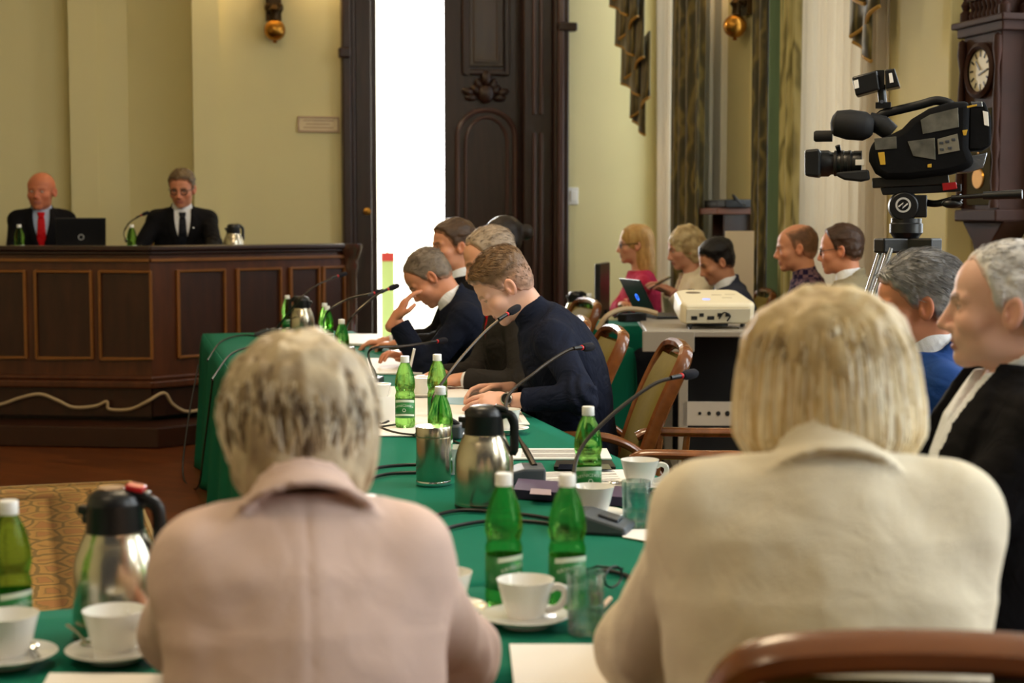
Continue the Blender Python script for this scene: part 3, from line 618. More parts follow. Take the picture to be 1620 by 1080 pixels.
bottle(641, 677, 'green water bottle with lettered label beside the tangled cables', turn=-.1)
bottle(797, 960, 'green bottle behind the near cup, left of two', turn=.9)
bottle(897, 962, 'green bottle between the near cup and the tall glass', turn=.5)
bottle(930, 799, 'green bottle in front of the phone and empty armchair', turn=.2)
bottle(697, 751, 'green bottle standing right behind the steel canister', turn=2.)
bottle(692, 673, 'green bottle standing behind a glass near the watch', turn=2.5)
bottle(583, 1013, "green bottle mostly hidden by the pink jacket's shoulder", turn=1)
bottle(19, 1026, 'green bottle at the left edge beside the near jug', turn=.7)
bottle(455, 530, 'far green bottle left of the steel jug at the table end', turn=1)
bottle(514, 549, 'green bottle just right of the far steel jug')
bottle(518, 556, 'green bottle half hidden among bottles by the far jug', turn=1)
bottle(541, 588, 'smallest green bottle in front of the far papers', turn=1)
def jug(px, py, lab, turn, z=.752):
    p = on_z(px, py, z); return use(THERMOS, p, turn, lab, 'steel thermos jugs')
jug(766, 800, 'steel thermos jug in the middle of the table by the canister', math.radians(-20))
th2 = jug(186, 1004, 'steel thermos jug with red button on the front table', math.radians(-15))
MB().box((.034, 0, .241), (.03, .03, .010), Matrix.Rotation(.2, 3, 'Y')).build('red_button', redp, th2, bevel=.003)
MB().lathe([(0, .240), (.022, .240), (.020, .2425), (0, .243)], 20, (-.006, 0, 0)).build('lid_disc', M('tan_lid_disc', (170, 140, 112), .3), th2)
jug(478, 534, 'steel thermos jug at the far end of the conference table', math.radians(160))
setcup(831, 988, 'white cup with handle right in front of two near bottles', 'white saucer under the near cup between the women', math.radians(-22))
setcup(938, 822, 'white cup right of the near bottles, beside the purple box', 'saucer under the cup beside the grey microphone base', math.radians(100))
p = setcup(1012, 775, 'white cup standing by the water glass and cream sleeve', 'saucer under the cup nearest the cream jacket', math.radians(-25)); use(SPOON, p + Vector((-.062, -.0, .019)), math.radians(70), 'teaspoon on the saucer by the water glass', 'teaspoons')
setcup(182, 1042, 'white cup in front of the red-buttoned jug', 'saucer under the cup in front of the near jug', math.radians(60))
setcup(12, 1050, 'white cup cut by the left edge on the front table', 'saucer at the left edge with a spoon', math.radians(150)); p = on_z(48, 1040); use(SPOON, p + Vector((0, 0, .016)), math.radians(-170), 'teaspoon on the left edge saucer', 'teaspoons')
p = on_z(128, 1036); use(SPOON, p + Vector((.012, 0, .015)), math.radians(20), 'teaspoon beside the cup in front of the jug', 'teaspoons')
setcup(703, 975, "white cup peeking out beside the pink jacket's right sleeve", 'saucer beside the pink jacket sleeve', math.radians(180))
setcup(800, 685, 'white cup behind the middle jug handle', 'saucer behind the middle jug', math.radians(150))
setcup(717, 748, 'white cup squeezed between canister and middle jug', 'saucer between canister and jug', math.radians(90), saucer=False)
setcup(667, 628, 'white cup behind the lettered bottle', 'saucer behind the lettered bottle', math.radians(40))
setcup(598, 640, "white cup beside the blonde woman's hair near the cables", 'saucer near the far cables', math.radians(40))
def tumbler(px, py, lab): use(GLASS, on_z(px, py), 0, lab, 'clear water glasses')
tumbler(926, 1000, 'tall clear glass beside the near cup'); tumbler(1006, 832, 'clear glass of water beside the cream sleeve'); tumbler(694, 660, 'clear glass in front of the green bottle by the watch')
p = on_z(686, 766); t = thing('steel_canister', 'brushed steel canister with lid left of the middle jug', 'canister', p)
MB().lathe([(0, 0), (.043, 0), (.0445, .003), (.0445, .122), (.043, .1235), (0, .1235)], 36).build('body', steel, t, ang=35)
MB().lathe([(0, .1235), (.0435, .1235), (.0455, .126), (.0455, .146), (.044, .150), (0, .152)], 36).build('lid', steel, t, ang=35)
MB().lathe([(.0446, .002), (.0452, .004), (.0452, .01), (.0446, .012)], 36).build('base_ring', chrome, t)
# ---- papers, phone, box
def sheet(name, label, px, h=.0015, mat=paper, lines=0, cat='paper', z=.7525, group=None, skip=0):
    P = [on_z(x, y, z) for x, y in px]; c = sum(P, Vector()) / 4; t = thing(name, label, cat, c, 0, group)
    m = MB(); q = [p - c for p in P]; m.add(q + [v + Vector((0, 0, h)) for v in q], [(3, 2, 1, 0), (4, 5, 6, 7), (0, 1, 5, 4), (1, 2, 6, 5), (2, 3, 7, 6), (3, 0, 4, 7)]); m.build('sheet', mat, t, smooth=False)
    if lines:
        k = MB()
        for i in range(lines):
            v = .1 + .8 * i / max(1, lines - 1)
            if i % 7 == 6: continue
            a, b_ = .1, .9 - .25 * (i % 5 == 4)
            pt = lambda u, vv: (q[0] * (1 - u) + q[1] * u) * (1 - vv) + (q[3] * (1 - u) + q[2] * u) * vv + Vector((0, 0, h + .0004))
            k.add([pt(a, v), pt(b_, v), pt(b_, v + .35 / lines), pt(a, v + .35 / lines)], [(0, 1, 2, 3)])
        tag(k.build('printed_lines', M('grey_print', (120, 118, 118), .7), t, smooth=False), kind='stuff')
    return t
sheet('document', 'printed sheets lying by the table edge before the phone', [(808, 727), (968, 727), (960, 711), (812, 711)], .004, lines=14)
sheet('document', 'white sheets lying under the cup and green bottle', [(862, 771), (1000, 765), (985, 744), (834, 749)], .003, lines=12)
sheet('document', 'white paper at the bottom between the two women', [(815, 1100), (1010, 1100), (985, 1020), (806, 1020)], .002)
sheet('document', 'sheet corner showing beside the cream sleeve', [(985, 850), (1030, 858), (1030, 838), (985, 838)], .002)
sheet('document', 'sheets at the lower left in front of the cups', [(60, 1100), (280, 1100), (290, 1068), (78, 1066)], .002)
sheet('document', 'papers spread before the men behind the bottles', [(590, 690), (770, 690), (745, 612), (600, 612)], .003)
sheet('document', 'printed page beside the watch behind the middle jug', [(735, 672), (838, 672), (820, 646), (735, 646)], .003, lines=10)
sheet('document', 'papers lying at the far end of the conference table', [(545, 546), (606, 548), (596, 531), (540, 531)], .012)
sheet('document', 'papers in front of the man hiding his face', [(585, 592), (668, 592), (655, 568), (580, 568)], .006)
sheet('folder', 'light blue folder under the hands with the watch', [(688, 640), (776, 643), (765, 631), (700, 631)], .006, M('light_blue_folder', (150, 190, 214), .5), cat='folder')
sheet('tablet', 'dark tablet beneath the wrist of the navy shirt', [(742, 662), (790, 664), (786, 650), (742, 650)], .008, M('dark_red_cover', (70, 24, 30), .4), cat='tablet')
t = sheet('mobile_phone', 'black phone lying between the sheets', [(876, 743), (974, 743), (968, 733), (880, 733)], .009, blackp, cat='phone')
m = MB(); P = [on_z(x, y, .7625) - t.location for x, y in ((882, 742), (968, 742), (963, 734), (885, 734))]; m.add(P, [(0, 1, 2, 3)]); m.build('screen', M('phone_screen', (20, 22, 28), .05), t, smooth=False)
t = sheet('gift_box', 'flat purple box beside the cups', [(812, 788), (1000, 802), (998, 784), (820, 770)], .022, M('purple_card', (74, 58, 92), .5), cat='box')
P = [on_z(x, y, .7755) - t.location for x, y in ((838, 781), (872, 783), (872, 774), (840, 772))]; MB().add(P, [(0, 1, 2, 3)]).build('box_print', M('lilac_print', (170, 150, 160), .5), t, smooth=False)
def upright_tent(px, py, label):
    p = on_z(px, py); t = thing('name_card', label, 'card', p, -VIEW(p) + .4); m = MB(); m.add([(-.05, -.02, 0), (.05, -.02, 0), (.05, 0, .085), (-.05, 0, .085), (-.05, .02, 0), (.05, .02, 0)], [(0, 1, 2, 3), (3, 2, 5, 4)]); o = m.build('card', paper, t, smooth=False); o.modifiers.new('s', 'SOLIDIFY').thickness = .0012
upright_tent(603, 668, "white folded card beside the woman's hair")
# sunglasses, pen and small things by the cream sleeve
t = thing('eyeglasses', 'dark-framed glasses lying beside the cream sleeve', 'glasses', on_z(952, 938), math.radians(35))
for s_ in (-1, 1):
    m = MB(); m.tube([Vector((s_ * .034 + .026 * math.cos(a), 0.0, .024 + .019 * math.sin(a))) for a in [i * math.pi / 8 for i in range(17)]], .0022, 6); m.build('rim', blackp, t)
    m = MB(); m.tube([(s_ * .062, 0, .034), (s_ * .064, .06, .03), (s_ * .06, .12, .006)], .0022, 6); m.build('temple', blackp, t)
MB().tube([(-.01, 0, .028), (0, 0, .031), (.01, 0, .028)], .0022, 6).build('bridge', blackp, t)
t = thing('pen', 'beige pen lying near the dark-framed glasses', 'pen', on_z(955, 962), math.radians(60)); m = MB(); m.cyl((-.07, 0, .005), (.05, 0, .005), .005); m.build('barrel', M('beige_plastic', (206, 170, 140), .4), t); MB().cyl((.05, 0, .005), (.068, 0, .005), .005, .001).build('tip', chrome, t)
t = thing('lipstick_case', 'small pink case behind the tall clear glass', 'case', on_z(945, 985)); MB().lathe([(0, 0), (.011, 0), (.011, .03), (.010, .05), (0, .052)], 14).build('body', M('magenta_plastic', (150, 40, 90), .4), t); MB().lathe([(.0112, .026), (.0118, .027), (.0118, .030), (.0112, .031)], 14).build('ring', chrome, t)
# ---- microphones
def mic(label, base_px, turn, ctrl, head, hl=.055, hr=.0125, z=.752, base=True):
    b0 = on_z(base_px[0], base_px[1], z); t = thing('desk_microphone', label, 'microphone', b0, 0, 'gooseneck microphones'); rot = Matrix.Rotation(turn, 3, 'Z')
    if base:
        m = MB(); m.prism([(-.075, 0), (.075, 0), (.075, .016), (-.02, .042), (-.075, .042)], -.055, .055, lambda x, y, zz: rot @ Vector((x, zz, y))); m.build('base', M('grey_mic_base', (74, 80, 88), .45), t, smooth=False, bevel=.006)
        m = MB(); m.box(rot @ Vector((.03, 0, .0315)), (.045, .05, .006), rot @ Matrix.Rotation(.27, 3, 'Y')); m.build('button_plate', greyp, t, smooth=False, bevel=.002)
    root = b0 + rot @ Vector((-.05, 0, .04)); pts = [root] + [at_d(*c) for c in ctrl]
    pth = [p - b0 for p in smoothpath(pts, 8)]
    m = MB(); k = len(pth); m.tube(pth, [.0085] * 3 + [.0048] * (k - 6) + [.0055] * 3, 8); m.build('gooseneck', M('dark_gooseneck', (52, 46, 40), .35, .7), t)
    e = pth[-1]; d = (at_d(*head) - b0 - e).normalized(); x_, y_, _ = frame_from(d); R3 = Matrix((x_, y_, d)).transposed()
    m = MB(); m.lathe([(0, -.045), (.0055, -.045), (.0065, 0), (0, 0)], 12, e + d * .012, R3); m.build('mic_capsule', blackp, t)
    m = MB(); m.lathe([(.0068, -.003), (.0076, -.001), (.0076, .002), (.0068, .004)], 14, e + d * .006, R3); m.build('red_ring', M('red_led_ring', (200, 30, 36), .3), t)
    m = MB(); m.lathe([(0, 0), (hr * .7, .002), (hr, .012), (hr * 1.05, hl * .5), (hr * .95, hl * .82), (hr * .6, hl * .97), (0, hl)], 16, e + d * .012, R3); m.build('foam_windscreen', M('navy_foam', (20, 20, 30), .95, bump=.6, bscale=400), t)
mic('gooseneck microphone on grey base by the near cups, reaching to the blonde bob', (944, 838), math.radians(-30), [(912, 725, 3.62), (955, 668, 3.7), (1030, 610, 3.8), (1075, 595, 3.86)], (1128, 585, 3.95))
mic('gooseneck microphone rising beside the lettered bottle to the man in navy', (700, 690), math.radians(150), [(684, 640, 4.75), (712, 588, 4.85), (762, 530, 4.95), (800, 498, 5.0)], (828, 481, 5.05))
mic('gooseneck microphone behind the middle jug, in front of the navy sleeve', (815, 762), math.radians(170), [(800, 640, 4.3), (848, 588, 4.4), (895, 556, 4.5), (918, 550, 4.55)], (958, 546, 4.65))
mic('low gooseneck microphone across the arms of the grey jacket', (575, 612), math.radians(160), [(585, 554, 6.0), (640, 547, 6.15), (690, 540, 6.3)], (722, 536, 6.4))
mic('gooseneck microphone reaching to the man hiding his face', (535, 562), math.radians(160), [(550, 512, 7.0), (585, 475, 7.1), (612, 458, 7.15)], (640, 448, 7.2))
mic('far gooseneck microphone crossing the door edge', (500, 545), math.radians(160), [(515, 498, 7.7), (548, 474, 7.8), (590, 464, 7.85)], (612, 458, 7.9))
mic('farthest gooseneck microphone in front of the dais desk', (425, 530), math.radians(160), [(470, 478, 8.8), (500, 452, 8.9), (533, 437, 8.95)], (556, 430, 9.0))
mic('gooseneck microphone on the dais beside the man with glasses', (200, 392), math.radians(90), [(196, 368, 10.95), (205, 352, 10.97), (222, 341, 11)], (236, 335, 11), z=ZT, base=False)
# ---- cables on the table
def cable(label, px, r=.0045, z=.7565, mat=cablemat, group='black table cables'):
    o = MB().tube(smoothpath([on_z(x, y, z) if len(c) == 0 else on_z(x, y, z + c[0]) for x, y, *c in px], 6), r, 7).build('cable', mat); return tag(o, label, 'cable', group)
cable('black cable curving from the blonde hair to the canister, upper one', [(560, 752), (590, 741), (625, 736), (665, 735), (700, 742)])
cable('black cable passing below the canister', [(545, 785), (575, 762), (610, 750), (660, 747), (720, 746)])
cable('black cable curving from the pink shoulder behind the jug, upper one', [(660, 835), (690, 815), (730, 807), (790, 810), (840, 815), (880, 822)])
cable('black cable in front of the jug running to the microphone base', [(690, 842), (720, 832), (770, 824), (830, 824), (890, 830), (925, 832)])
cable('black cable tangle left of the lettered bottle', [(575, 655), (600, 640), (625, 655), (605, 670), (585, 660), (612, 648), (635, 668), (598, 676)])
cable('black cable lying under the lettered bottle', [(590, 672), (625, 684), (660, 688), (700, 686)])
cable('black cable beside the grey microphone base behind the jug', [(700, 690), (735, 705), (770, 720), (800, 745)])
cable('black cable over the left corner of the long table', [(440, 545), (400, 548), (365, 560), (335, 600)])
cable('black cable lying beside the dark-framed glasses', [(905, 915), (930, 905), (955, 902), (985, 908), (1010, 920)])
cable('second black cable over the left table corner', [(430, 535), (385, 530), (350, 540), (328, 570)])
h = [Vector((TX0 - .05, 9.2, .6)), Vector((TX0 - .12, 9.0, .3)), Vector((TX0 - .16, 8.8, .03)), Vector((TX0 - .1, 8.4, .02)), Vector((TX0 - .08, 8.0, .3)), Vector((TX0 - .05, 7.7, .66))]
tag(MB().tube(smoothpath(h, 6), .005, 7).build('cable', cablemat), 'thin black cable hanging down the left side of the long cloth', 'cable', 'black table cables')
# ---- on the dais desk
def dz(px, back):            # point on the dais desktop, a given distance behind its front edge
    S = SL if px < 236 else SR; s0 = s_at(S, px); p = S[0] + S[1] * s0 - S[2] * back; return Vector((p.x, p.y, ZT))
def dspot(px, depth): q = at_d(px, 350, depth); return Vector((q.x, q.y, ZT - .098))
use(BOTTLE, dspot(30, 10.75), 1, 'green bottle on the dais desk before the bald man', 'green water bottles'); use(BOTTLE, dspot(208, 10.7), 1, 'green bottle on the dais left of the man with glasses', 'green water bottles')
use(THERMOS, dspot(369, 10.9), math.radians(20), 'steel thermos jug on the dais desk', 'steel thermos jugs')
def laptop(label, pos, turn, w, d, open_, mat, logo):
    t = thing('laptop', label, 'laptop', pos, turn); MB().box((0, 0, .009), (w, d, .018)).build('keyboard_base', mat, t, smooth=False, bevel=.004)
    rot = Matrix.Rotation(open_, 3, 'X'); hinge = Vector((0, -d / 2, .018)); l = MB().box(hinge + rot @ Vector((0, 0, d / 2)), (w, .008, d), rot).build('lid', mat, t, smooth=False, bevel=.004)
    R2 = rot @ Matrix.Rotation(math.pi / 2, 3, 'X')
    m = MB(); m.lathe([(.016 * w / .34, 0), (.021 * w / .34, 0), (.021 * w / .34, .0006), (.016 * w / .34, .0006)], 20, hinge + rot @ Vector((0, -.0046, d * .5)), R2); m.f = [f for f in m.f if len(f) == 4]; m.build('lid_logo', logo, l, smooth=False)
    MB().box(hinge + rot @ Vector((0, .0045, d / 2)), (w * .92, .001, d * .88), rot).build('screen', M('dark_screen', (20, 22, 26), .1), l, smooth=False); return t
q = dspot(126, 11.0); laptop('black laptop with ring logo open before the bald man', q, math.radians(4), .33, .27, math.radians(14), blackp, M('silver_logo', (190, 190, 190), .3))
use(CUP, dspot(297, 10.7), 0, 'white cup on the dais before the man with glasses', 'white coffee cups')
# ================================================================== side table with monitor
MB  # side table behind the men, under green cloth
table('side_table', 'side table under green cloth by the back wall', 2.45, 3.42, 9.62, 10.25)
clothm('tablecloth', 'green cloth on the side table behind the empty chairs', 2.45, 3.42, 9.62, 10.25, sides='lrfn', flare=.03)
table('green_table', 'cloth-covered table beside the projector trolley', 2.08, 2.62, 7.95, 9.3)
clothm('tablecloth', 'dark green cloth hanging behind the empty armchair', 2.08, 2.62, 7.95, 9.3, sides='lrfn', flare=.03)
q = at_d(953, 450, 9.85); t = thing('monitor', 'black flat monitor seen edge-on on the side table', 'monitor', (q.x, q.y, .752), math.radians(64))
MB().box((0, 0, .24), (.40, .035, .34)).build('screen_housing', blackp, t, smooth=False, bevel=.008); MB().box((0, .019, .24), (.37, .002, .31)).build('screen', M('dark_screen', (20, 22, 26), .1), t, smooth=False)
m = MB(); m.box((0, -.02, .06), (.05, .03, .12)); m.build('neck', blackp, t, smooth=False); MB().box((0, 0, .006), (.2, .15, .012)).build('foot', blackp, t, smooth=False, bevel=.004)
q = at_d(911, 470, 9.75); use(THERMOS, Vector((q.x, q.y, .752)), math.radians(-20), 'steel thermos jug on the side table by the door', 'steel thermos jugs')
q = at_d(932, 470, 9.55); use(BOTTLE, Vector((q.x, q.y, .752)), 1, 'green bottle between the monitor and the side table jug', 'green water bottles')
def cable3(label, pts, r, mat): return tag(MB().tube(smoothpath(pts, 6), r, 7).build('cable', mat), label, 'cable', 'cables on the side tables')
cable3('thick beige cable looping over the empty chair back', [at_d(945, 522, 8.3), at_d(960, 500, 8.3), at_d(985, 489, 8.35), at_d(1015, 490, 8.4), at_d(1040, 496, 8.4)], .014, M('beige_cable', (176, 152, 118), .5))
t = thing('power_adapter', 'black adapter bricks piled on the green side cloth', 'adapter', at_d(1000, 502, 8.45), .4)
MB().box((0, 0, 0), (.15, .07, .045)).build('brick', blackm, t, smooth=False, bevel=.008); m = MB(); m.tube(smoothpath([(.075, 0, 0), (.12, .02, .03), (.1, .06, .0), (.02, .08, .03), (-.08, .05, .0)], 6), .006, 6); m.build('cord', cablemat, t)
# ---- projector trolley
q = at_d(1112, 520, 7.75); TZ = .89; t = thing('av_trolley', 'grey metal trolley carrying the projector', 'trolley', (q.x, q.y, 0), math.radians(-16)); TR = t
MB().span((-.28, -.1, TZ - .03), (.33, 1.1, TZ)).build('top', greymetal, t, smooth=False, bevel=.006)
MB().span((-.30, -.12, TZ - .10), (-.05, -.10, TZ - .0)).build('front_lip', greymetal, t, smooth=False, bevel=.004)
for x in (-.10, .30):
    for y in (-.08, 1.06): MB().span((x - .022, y - .02, .04), (x + .022, y + .02, TZ - .03)).build('leg', greymetal, t, smooth=False, bevel=.003)
bar = MB().span((-.10, -.1, .43), (.32, -.08, .545)).build('cross_bar', M('pale_grey_metal', (186, 178, 166), .45), t, smooth=False)
for k in range(6):
    m = MB(); m.lathe([(0, 0), (.008 + .0015 * k, 0), (.008 + .0015 * k, .003), (0, .003)], 12, (-.02 + k * .045, -.10, .49), Matrix.Rotation(math.pi / 2, 3, 'X')); m.build('hole', blackm, bar)
MB().span((-.08, .3, .1), (.3, .32, TZ - .04)).build('back_panel', blackm, t, smooth=False); MB().span((-.1, -.08, .08), (.3, 1.06, .11)).build('bottom_shelf', greymetal, t, smooth=False)
# projector, its rear propped up so that the top tilts towards the viewer
q = at_d(1128, 500, 7.95); t = thing('projector', 'cream projector with port panel on the trolley', 'projector', (q.x, q.y, TZ + .03), 0); t.rotation_euler = (math.radians(11), 0, math.radians(-9.5))
MB().span((-.1, .1, -.065), (.1, .15, .02)).build('rear_prop', greyp, t, smooth=False, bevel=.004)
m = MB(); m.prism([(-.17, -.14), (.16, -.14), (.185, -.11), (.15, .14), (.11, .17), (-.13, .17), (-.18, .13), (-.19, -.11)], .018, .125); m.build('housing', offwhite, t, bevel=.022, bseg=3)
MB().span((-.165, -.1445, .028), (.155, -.138, .098)).build('port_panel', M('grey_beige_panel', (196, 188, 166), .5), t, smooth=False, bevel=.002)
for x, w_, z_ in ((-.14, .03, .045), (-.10, .022, .06), (-.06, .035, .045), (-.01, .02, .06), (.03, .02, .06)):
    m = MB(); m.span((x, -.147, z_), (x + w_, -.143, z_ + .018)); m.build('port', blackm, t, smooth=False)
m = MB(); m.tube(smoothpath([(.0, -.145, .05), (.02, -.16, .085), (.05, -.165, .07), (.04, -.15, .04)], 5), .004, 6); m.build('plug_cable', cablemat, t)
m = MB(); m.lathe([(.0, .1255), (.03, .1255), (.028, .1265), (0, .1265)], 20, (-.09, .09, 0), None, 1.3, .7); m.build('focus_slot', M('brown_slot', (120, 104, 80), .5), t)
m = MB(); m.lathe([(0, .126), (.016, .126), (0, .127)], 16, (-.05, -.05, 0), None, 1.3, .8); m.build('blue_reflection', M('blue_reflection_glow', (130, 150, 255), .3, emit=(120, 150, 255), emitk=1.2), t)  # glowing disc stands in for a blue light reflection on the housing
for x, y in ((.06, -.02), (.02, .04), (.09, .05)): MB().box((x, y, .1258), (.05, .012, .0012)).build('top_button', M('beige_mark', (210, 198, 168), .5), t, smooth=False)
m = MB()
for x in (-.14, .13):
    MB().lathe([(0, 0), (.014, 0), (.012, .02), (0, .02)], 12, (x, -.1, -.002)).build('foot', greyp, t)
MB().span((-.15, -.165, -.002), (.1, -.13, .002)).build('tray_edge', chrome, t, smooth=False)
MB().lathe([(.0, 0), (.045, 0), (.05, .03), (.042, .032), (.036, .01), (0, .008)], 24, (-.08, .165, .07), Matrix.Rotation(-math.pi / 2, 3, 'X')).build('lens', blackp, t)
q = at_d(1052, 500, 8.75); laptop('open black laptop with glowing blue logo beside the projector', (q.x, q.y, TZ), math.radians(-88), .33, .22, math.radians(27), blackp, M('blue_glow_logo', (80, 140, 255), .3, emit=(60, 130, 255), emitk=2.))
# ================================================================== video camera on tripod
def video_camera():
    S_ = 472.; D_ = 5.3; O = at_d(1465, 225, D_); rz = -math.atan2(*(lambda v: (v.x, v.y))(ray(1465, 225)))
    t = thing('video_camera', 'black shoulder video camera in padded rain cover', 'camera', O, rz)
    c = lambda px, py, y=0.: Vector(((px - 1465) / S_, y, (225 - py) / S_))
    cover = M('black_quilted_cover', (10, 10, 12), .8, spec=.15, bump=.4, bscale=25)
    out = [(1378, 232), (1388, 222), (1410, 214), (1428, 205), (1442, 190), (1468, 174), (1498, 165), (1530, 163), (1530, 236), (1540, 262), (1520, 272), (1495, 278), (1440, 284), (1405, 284), (1388, 274), (1378, 255)]
    m = MB(); m.prism(out, -.075, .075, lambda x, y, z: c(x, y, z)); body = m.build('body_cover', cover, t, bevel=.022, bseg=3)
    m = MB(); m.prism([(1528, 164), (1552, 164), (1562, 190), (1563, 232), (1550, 240), (1528, 240)], -.06, .06, lambda x, y, z: c(x, y, z)); m.build('battery_pack', cover, t, bevel=.008)
    m = MB(); m.prism([(1520, 250), (1558, 243), (1552, 266), (1530, 274), (1512, 274)], -.05, .05, lambda x, y, z: c(x, y, z)); m.build('rear_connectors', M('crumpled_clear_film', (120, 122, 126), .12, .6, bump=.9, bscale=30), t, bevel=.004)
    def patch(name, poly, mat, par=body, y=-.0755, th=.002): m = MB(); m.prism(poly, y - th, y, lambda x, y_, z: c(x, y_, z)); return m.build(name, mat, par, smooth=False, bevel=.001)
    clear = M('glossy_clear_window', (92, 90, 82), .08, coat=1., var=.5, vscale=18, bump=.6, bscale=14)
    patch('clear_window', [(1456, 192), (1470, 184), (1512, 174), (1514, 204), (1460, 214)], clear); patch('clear_window', [(1437, 225), (1478, 220), (1480, 254), (1446, 248)], clear); 
    pnl = patch('control_panel', [(1482, 222), (1512, 214), (1516, 240), (1484, 246)], M('grey_control_panel', (120, 116, 104), .3)); 
    for x, y in ((1488, 228), (1497, 226), (1506, 223), (1489, 238), (1501, 236)): patch('control_button', [(x - 3, y - 2), (x + 3, y - 2), (x + 3, y + 2), (x - 3, y + 2)], greyp, body, -.0775, .002)
    patch('clear_window', [(1386, 220), (1420, 217), (1421, 236), (1388, 238)], clear)
    yel = M('yellow_strap', (190, 150, 40), .6)
    patch('yellow_tag', [(1392, 242), (1402, 241), (1404, 261), (1396, 261)], yel); patch('yellow_tag', [(1468, 261), (1474, 260), (1474, 266), (1468, 266)], yel); patch('yellow_tag', [(1519, 209), (1527, 208), (1525, 217), (1521, 217)], yel); patch('yellow_tag', [(1525, 172), (1540, 169), (1540, 172), (1526, 175)], yel)
    patch('white_sticker', [(1549, 179), (1557, 181), (1559, 203), (1552, 201)], whitep, t, -.0605); patch('silver_plate', [(1531, 165), (1548, 165), (1549, 173), (1534, 172)], chrome, t, -.0605)
    RX = Matrix.Rotation(-math.pi / 2, 3, 'Y')       # lathe axis towards -X (the lens side)
    s = 1 / S_
    lens = MB().lathe([(0, 0), (20 * s, 0), (20 * s, 12 * s), (19 * s, 14 * s), (20 * s, 18 * s), (19.5 * s, 30 * s), (17.5 * s, 33 * s), (18 * s, 48 * s), (21 * s, 52 * s), (21 * s, 66 * s), (0, 66 * s)], 28, c(1366, 257), RX).build('lens_barrel', blackp, t)
    for k in range(3): MB().lathe([(18.6 * s, 0), (20.6 * s, 1 * s), (20.6 * s, 5 * s), (18.6 * s, 6 * s)], 28, c(1350 - k * 11, 257), RX).build('focus_ring', M('ribbed_ring', (40, 38, 36), .4, .4), lens)
    m = MB(); m.prism([(1277, 236), (1300, 234), (1303, 240), (1303, 274), (1300, 280), (1278, 277)], -.055, .055, lambda x, y, z: c(x, y, z)); m.build('lens_hood', blackp, lens, smooth=False, bevel=.008)
    m = MB(); m.prism([(1328, 272), (1378, 268), (1380, 284), (1366, 287), (1340, 284), (1328, 278)], -.07, -.01, lambda x, y, z: c(x, y, z)); m.build('lens_grip', blackm, lens, bevel=.01)
    patch('lens_label', [(1357, 252), (1371, 252), (1371, 261), (1357, 261)], paper, lens, -.046, .002); MB().cyl(c(1331, 240, 0), c(1328, 229, -.01), .007, .009).build('lens_lever', blackp, lens)
    v = MB().lathe([(0, 0), (12 * s, 0), (17 * s, 4 * s), (23 * s, 14 * s), (24 * s, 40 * s), (20 * s, 60 * s), (11 * s, 66 * s), (0, 68 * s)], 24, c(1384, 201, -.03), RX @ Matrix.Rotation(.12, 3, 'Y')).build('viewfinder', blackm, t)
    MB().lathe([(0, 0), (9 * s, 0), (9 * s, 26 * s), (7 * s, 29 * s), (0, 29 * s)], 18, c(1320, 214, -.03), RX).build('eyepiece', blackm, v)
    m = MB(); m.tube([c(1376, 190), c(1395, 196), c(1412, 210)], [.03, .035, .03], 12); m.build('viewfinder_arm', blackm, t)
    m = MB(); m.tube(smoothpath([c(1390, 190), c(1396, 180), c(1420, 174), (c(1455, 166)), c(1478, 160), c(1495, 163), c(1506, 170)], 4), .012, 10, flat=1.3); m.build('top_handle', blackp, t)
    l = MB(); l.prism([(1349, 122), (1388, 112), (1393, 142), (1356, 152)], -.045, .045, lambda x, y, z: c(x, y, z)); lamp = l.build('camera_light', blackp, t, bevel=.006)
    patch('light_sticker', [(1352, 128), (1359, 126), (1361, 139), (1354, 141)], paper, lamp, -.046, .0015)
    l = MB(); l.prism([(1400, 112), (1415, 110), (1424, 138), (1402, 142)], -.05, .05, lambda x, y, z: c(x, y, z)); l.build('light_door', blackp, lamp, smooth=False, bevel=.004); patch('door_label', [(1406, 118), (1411, 117), (1414, 132), (1408, 133)], paper, lamp, -.051, .0015)
    m = MB(); m.cyl(c(1394, 134), c(1398, 168), .014); m.box(c(1398, 166), (.05, .03, .02)); m.box(c(1392, 125), (.03, .03, .06)); m.build('light_bracket', blackp, lamp)
    MB().cyl(c(1396, 161, -.02), c(1396, 161, -.035), .006).build('bracket_screw', chrome, lamp)
    m = MB(); m.prism([(1383, 281), (1500, 276), (1502, 292), (1384, 297)], -.04, .04, lambda x, y, z: c(x, y, z)); m.build('sliding_plate', M('dark_steel_plate', (60, 58, 54), .3, .8), t, smooth=False, bevel=.003)
    # tripod
    tr = thing('tripod', 'black video tripod with silver legs under the camera', 'tripod', (O.x, O.y, 0), rz); g = lambda px, py, y=0.: c(px, py, y) + Vector((0, 0, O.z))
    m = MB(); m.prism([(1396, 297), (1520, 291), (1520, 303), (1400, 308)], -.035, .035, lambda x, y, z: g(x, y, z)); m.build('head_plate', blackp, tr, smooth=False, bevel=.003)
    m = MB(); m.prism([(1490, 290), (1512, 288), (1514, 299), (1492, 302)], -.045, .0, lambda x, y, z: g(x, y, z)); m.build('release_catch', redp, tr, smooth=False, bevel=.003)
    RY = Matrix.Rotation(math.pi / 2, 3, 'X')
    m = MB(); m.lathe([(0, -.06), (20 * s, -.06), (24 * s, -.05), (25 * s, .02), (22 * s, .05), (0, .05)], 28, g(1433, 326), RY); m.box(g(1452, 326), (.07, .08, .075)); m.build('fluid_head', blackp, tr, bevel=.004)
    m = MB(); m.lathe([(9 * s, 0), (12 * s, 0), (12 * s, .003), (9 * s, .003)], 24, g(1432, 324, -.05), RY); m.f = [f for f in m.f if len(f) == 4]; lg = m.build('head_logo', M('silver_logo', (190, 190, 190), .3), tr, smooth=False)
